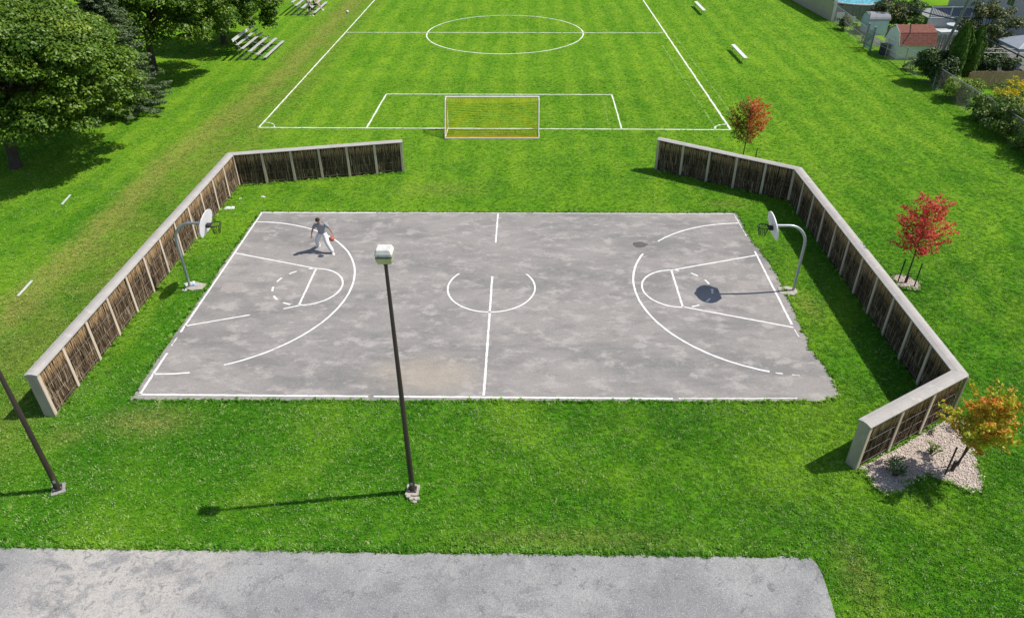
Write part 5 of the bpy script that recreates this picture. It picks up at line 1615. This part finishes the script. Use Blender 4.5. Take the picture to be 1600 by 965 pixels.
def yard_tree(loc, ctr, rad, mat, label, seed, nc, per, size):
    rg = np.random.default_rng(seed)
    root = empty('yard_tree', loc, 0, label, 'tree', 'trees in the back yards')
    C, Rr = [], []
    for _ in range(nc):
        d = rg.normal(size=3); d /= np.linalg.norm(d); f = rg.uniform(.45, 1.0)
        C.append(np.array(ctr)+d*np.array(rad)*f-np.array(loc)); Rr.append(rg.uniform(.35, .7))
    P_, N_, T_ = clump_points(rg, C, Rr, per, .7)
    P_[:, 2] = np.maximum(P_[:, 2], .1)
    link('crown', leaf_mesh('crown', P_, N_, size, T_, mat, seed), root)
    c = Vector(ctr)-Vector(loc)
    segs = [([(0, 0, -.1), tuple(c*.5), tuple(c)], [.14, .1, .05])] + [([tuple(c*.45), tuple(C[k])], [.05, .015]) for k in range(0, nc, 4)]
    tubes(root, 'trunk', segs, M['bark'], (0, 0, 0))
yard_tree((38.3, 36.0, 0), (38.6, 35.6, 2.6), (2.2, 2.2, 1.9), M['olive_leaf'], 'olive brown tree between the deck and the gazebo', 81, 70, 420, .15)
yard_tree((34.9, 45.6, 0), (35.0, 45.6, 1.5), (1.7, 1.6, 1.3), M['olive_leaf'], 'round grey green tree between the pool and the sheds', 82, 55, 420, .15)
yard_tree((36.9, 45.9, 0), (36.9, 45.9, 1.6), (1.3, 1.5, 1.3), M['shrub_leaf'], 'bright green tree beside the deck behind the red roof', 83, 36, 420, .15)
yard_tree((36.6, 31.4, 0), (36.6, 31.4, .9), (2.3, 1.7, .9), M['dark_shrub'], 'dark bushes behind the brown plank fence', 84, 46, 420, .14)
# vine hedge on the chain link, goldenrod above it
def hedge():
    rg = np.random.default_rng(91)
    root = empty('vine_hedge', (31.25, 18.3, 0), 0, 'dense vine hedge over the chain link at the right edge', 'hedge')
    C, Rr = [], []
    for _ in range(170):
        y = rg.uniform(12.0, 22.0); t_ = min(1, (22.3-y)/2.2)
        C.append(np.array([rg.normal(.1, .5), y-18.5, rg.uniform(.1, 1.8)*(.6+.4*t_)])); Rr.append(rg.uniform(.3, .55))
    P_, N_, T_ = clump_points(rg, C, Rr, 620, .85, .4); P_[:, 2] = np.maximum(P_[:, 2], .03)
    link('foliage', leaf_mesh('foliage', P_, N_, .13, T_, M['vine_leaf'], 91), root)
    tubes(root, 'stems', [([(rg.normal(0, .2), y, -.05), (rg.normal(0, .3), y+rg.normal(0, .3), 1.5)], [.03, .01]) for y in np.linspace(-5.5, 3.2, 16)], M['bark'], (0, 0, 0))
hedge()
def goldenrod(loc, n, sp, h, label, seed):
    rg = np.random.default_rng(seed)
    root = empty('goldenrod', loc, 0, label, 'flowers', 'goldenrod behind the chain link')
    P_, N_, T_, F_, S_ = [], [], [], [], []
    for _ in range(n):
        b = np.array([rg.normal(0, sp[0]), rg.normal(0, sp[1]), 0]); hh = h*rg.uniform(.75, 1.1)
        u = rg.uniform(.1, .9, 16); P_.append(b+np.stack([rg.normal(0, .07, 16), rg.normal(0, .07, 16), u*hh], 1)); N_.append(rg.normal(size=(16, 3))+np.array([0, 0, .6])); T_.append(rg.normal(.6, .2, 16))
        m = 26; F_.append(b+np.stack([rg.normal(0, .09, m), rg.normal(0, .09, m), hh+rg.uniform(-.18, .08, m)], 1))
        S_.append(([tuple(b), tuple(b+np.array([rg.normal(0, .05), rg.normal(0, .05), hh]))], [.008, .004]))
    link('foliage', leaf_mesh('foliage', np.concatenate(P_), np.concatenate(N_), .10, np.concatenate(T_), M['lime_shrub'], seed), root)
    F_ = np.concatenate(F_)
    link('flowers', leaf_mesh('flowers', F_, rg.normal(size=F_.shape)+np.array([0, 0, 1.]), .10, rg.random(len(F_)), M['yellow_flower'], seed+1), root)
    tubes(root, 'stems', S_, M['shrub_stem'], (0, 0, 0))
M['shrub_stem'] = plain('green_stem', (.08, .12, .03), None, 5, .8, .1)
goldenrod((32.9, 21.6, 0), 26, (.45, .5), 1.75, 'clump of yellow goldenrod just behind the chain link', 101)
goldenrod((34.6, 23.6, 0), 16, (.5, .45), 1.7, 'clump of yellow goldenrod nearer the brown plank fence', 102)
goldenrod((33.2, 18.6, 0), 18, (.4, .8), 1.5, 'sparse goldenrod behind the vine hedge at the right edge', 103)
shrub('tall_weeds', (32.1, 25.0, 0), 1.3, 1.4, M['lime_shrub'], 'pale green weeds behind the chain link by the arborvitae', 'weeds', 111, 3600, .12, 34)
shrub('tall_weeds', (35.6, 25.2, 0), 1.2, 1.0, M['shrub_leaf'], 'green weeds in front of the brown plank fence', 'weeds', 112, 1000, .12, 20)
shrub('tall_weeds', (34.8, 20.6, 0), 1.4, 1.1, M['shrub_leaf'], 'green weeds behind the vine hedge at the right edge', 'weeds', 113, 1200, .12, 22)
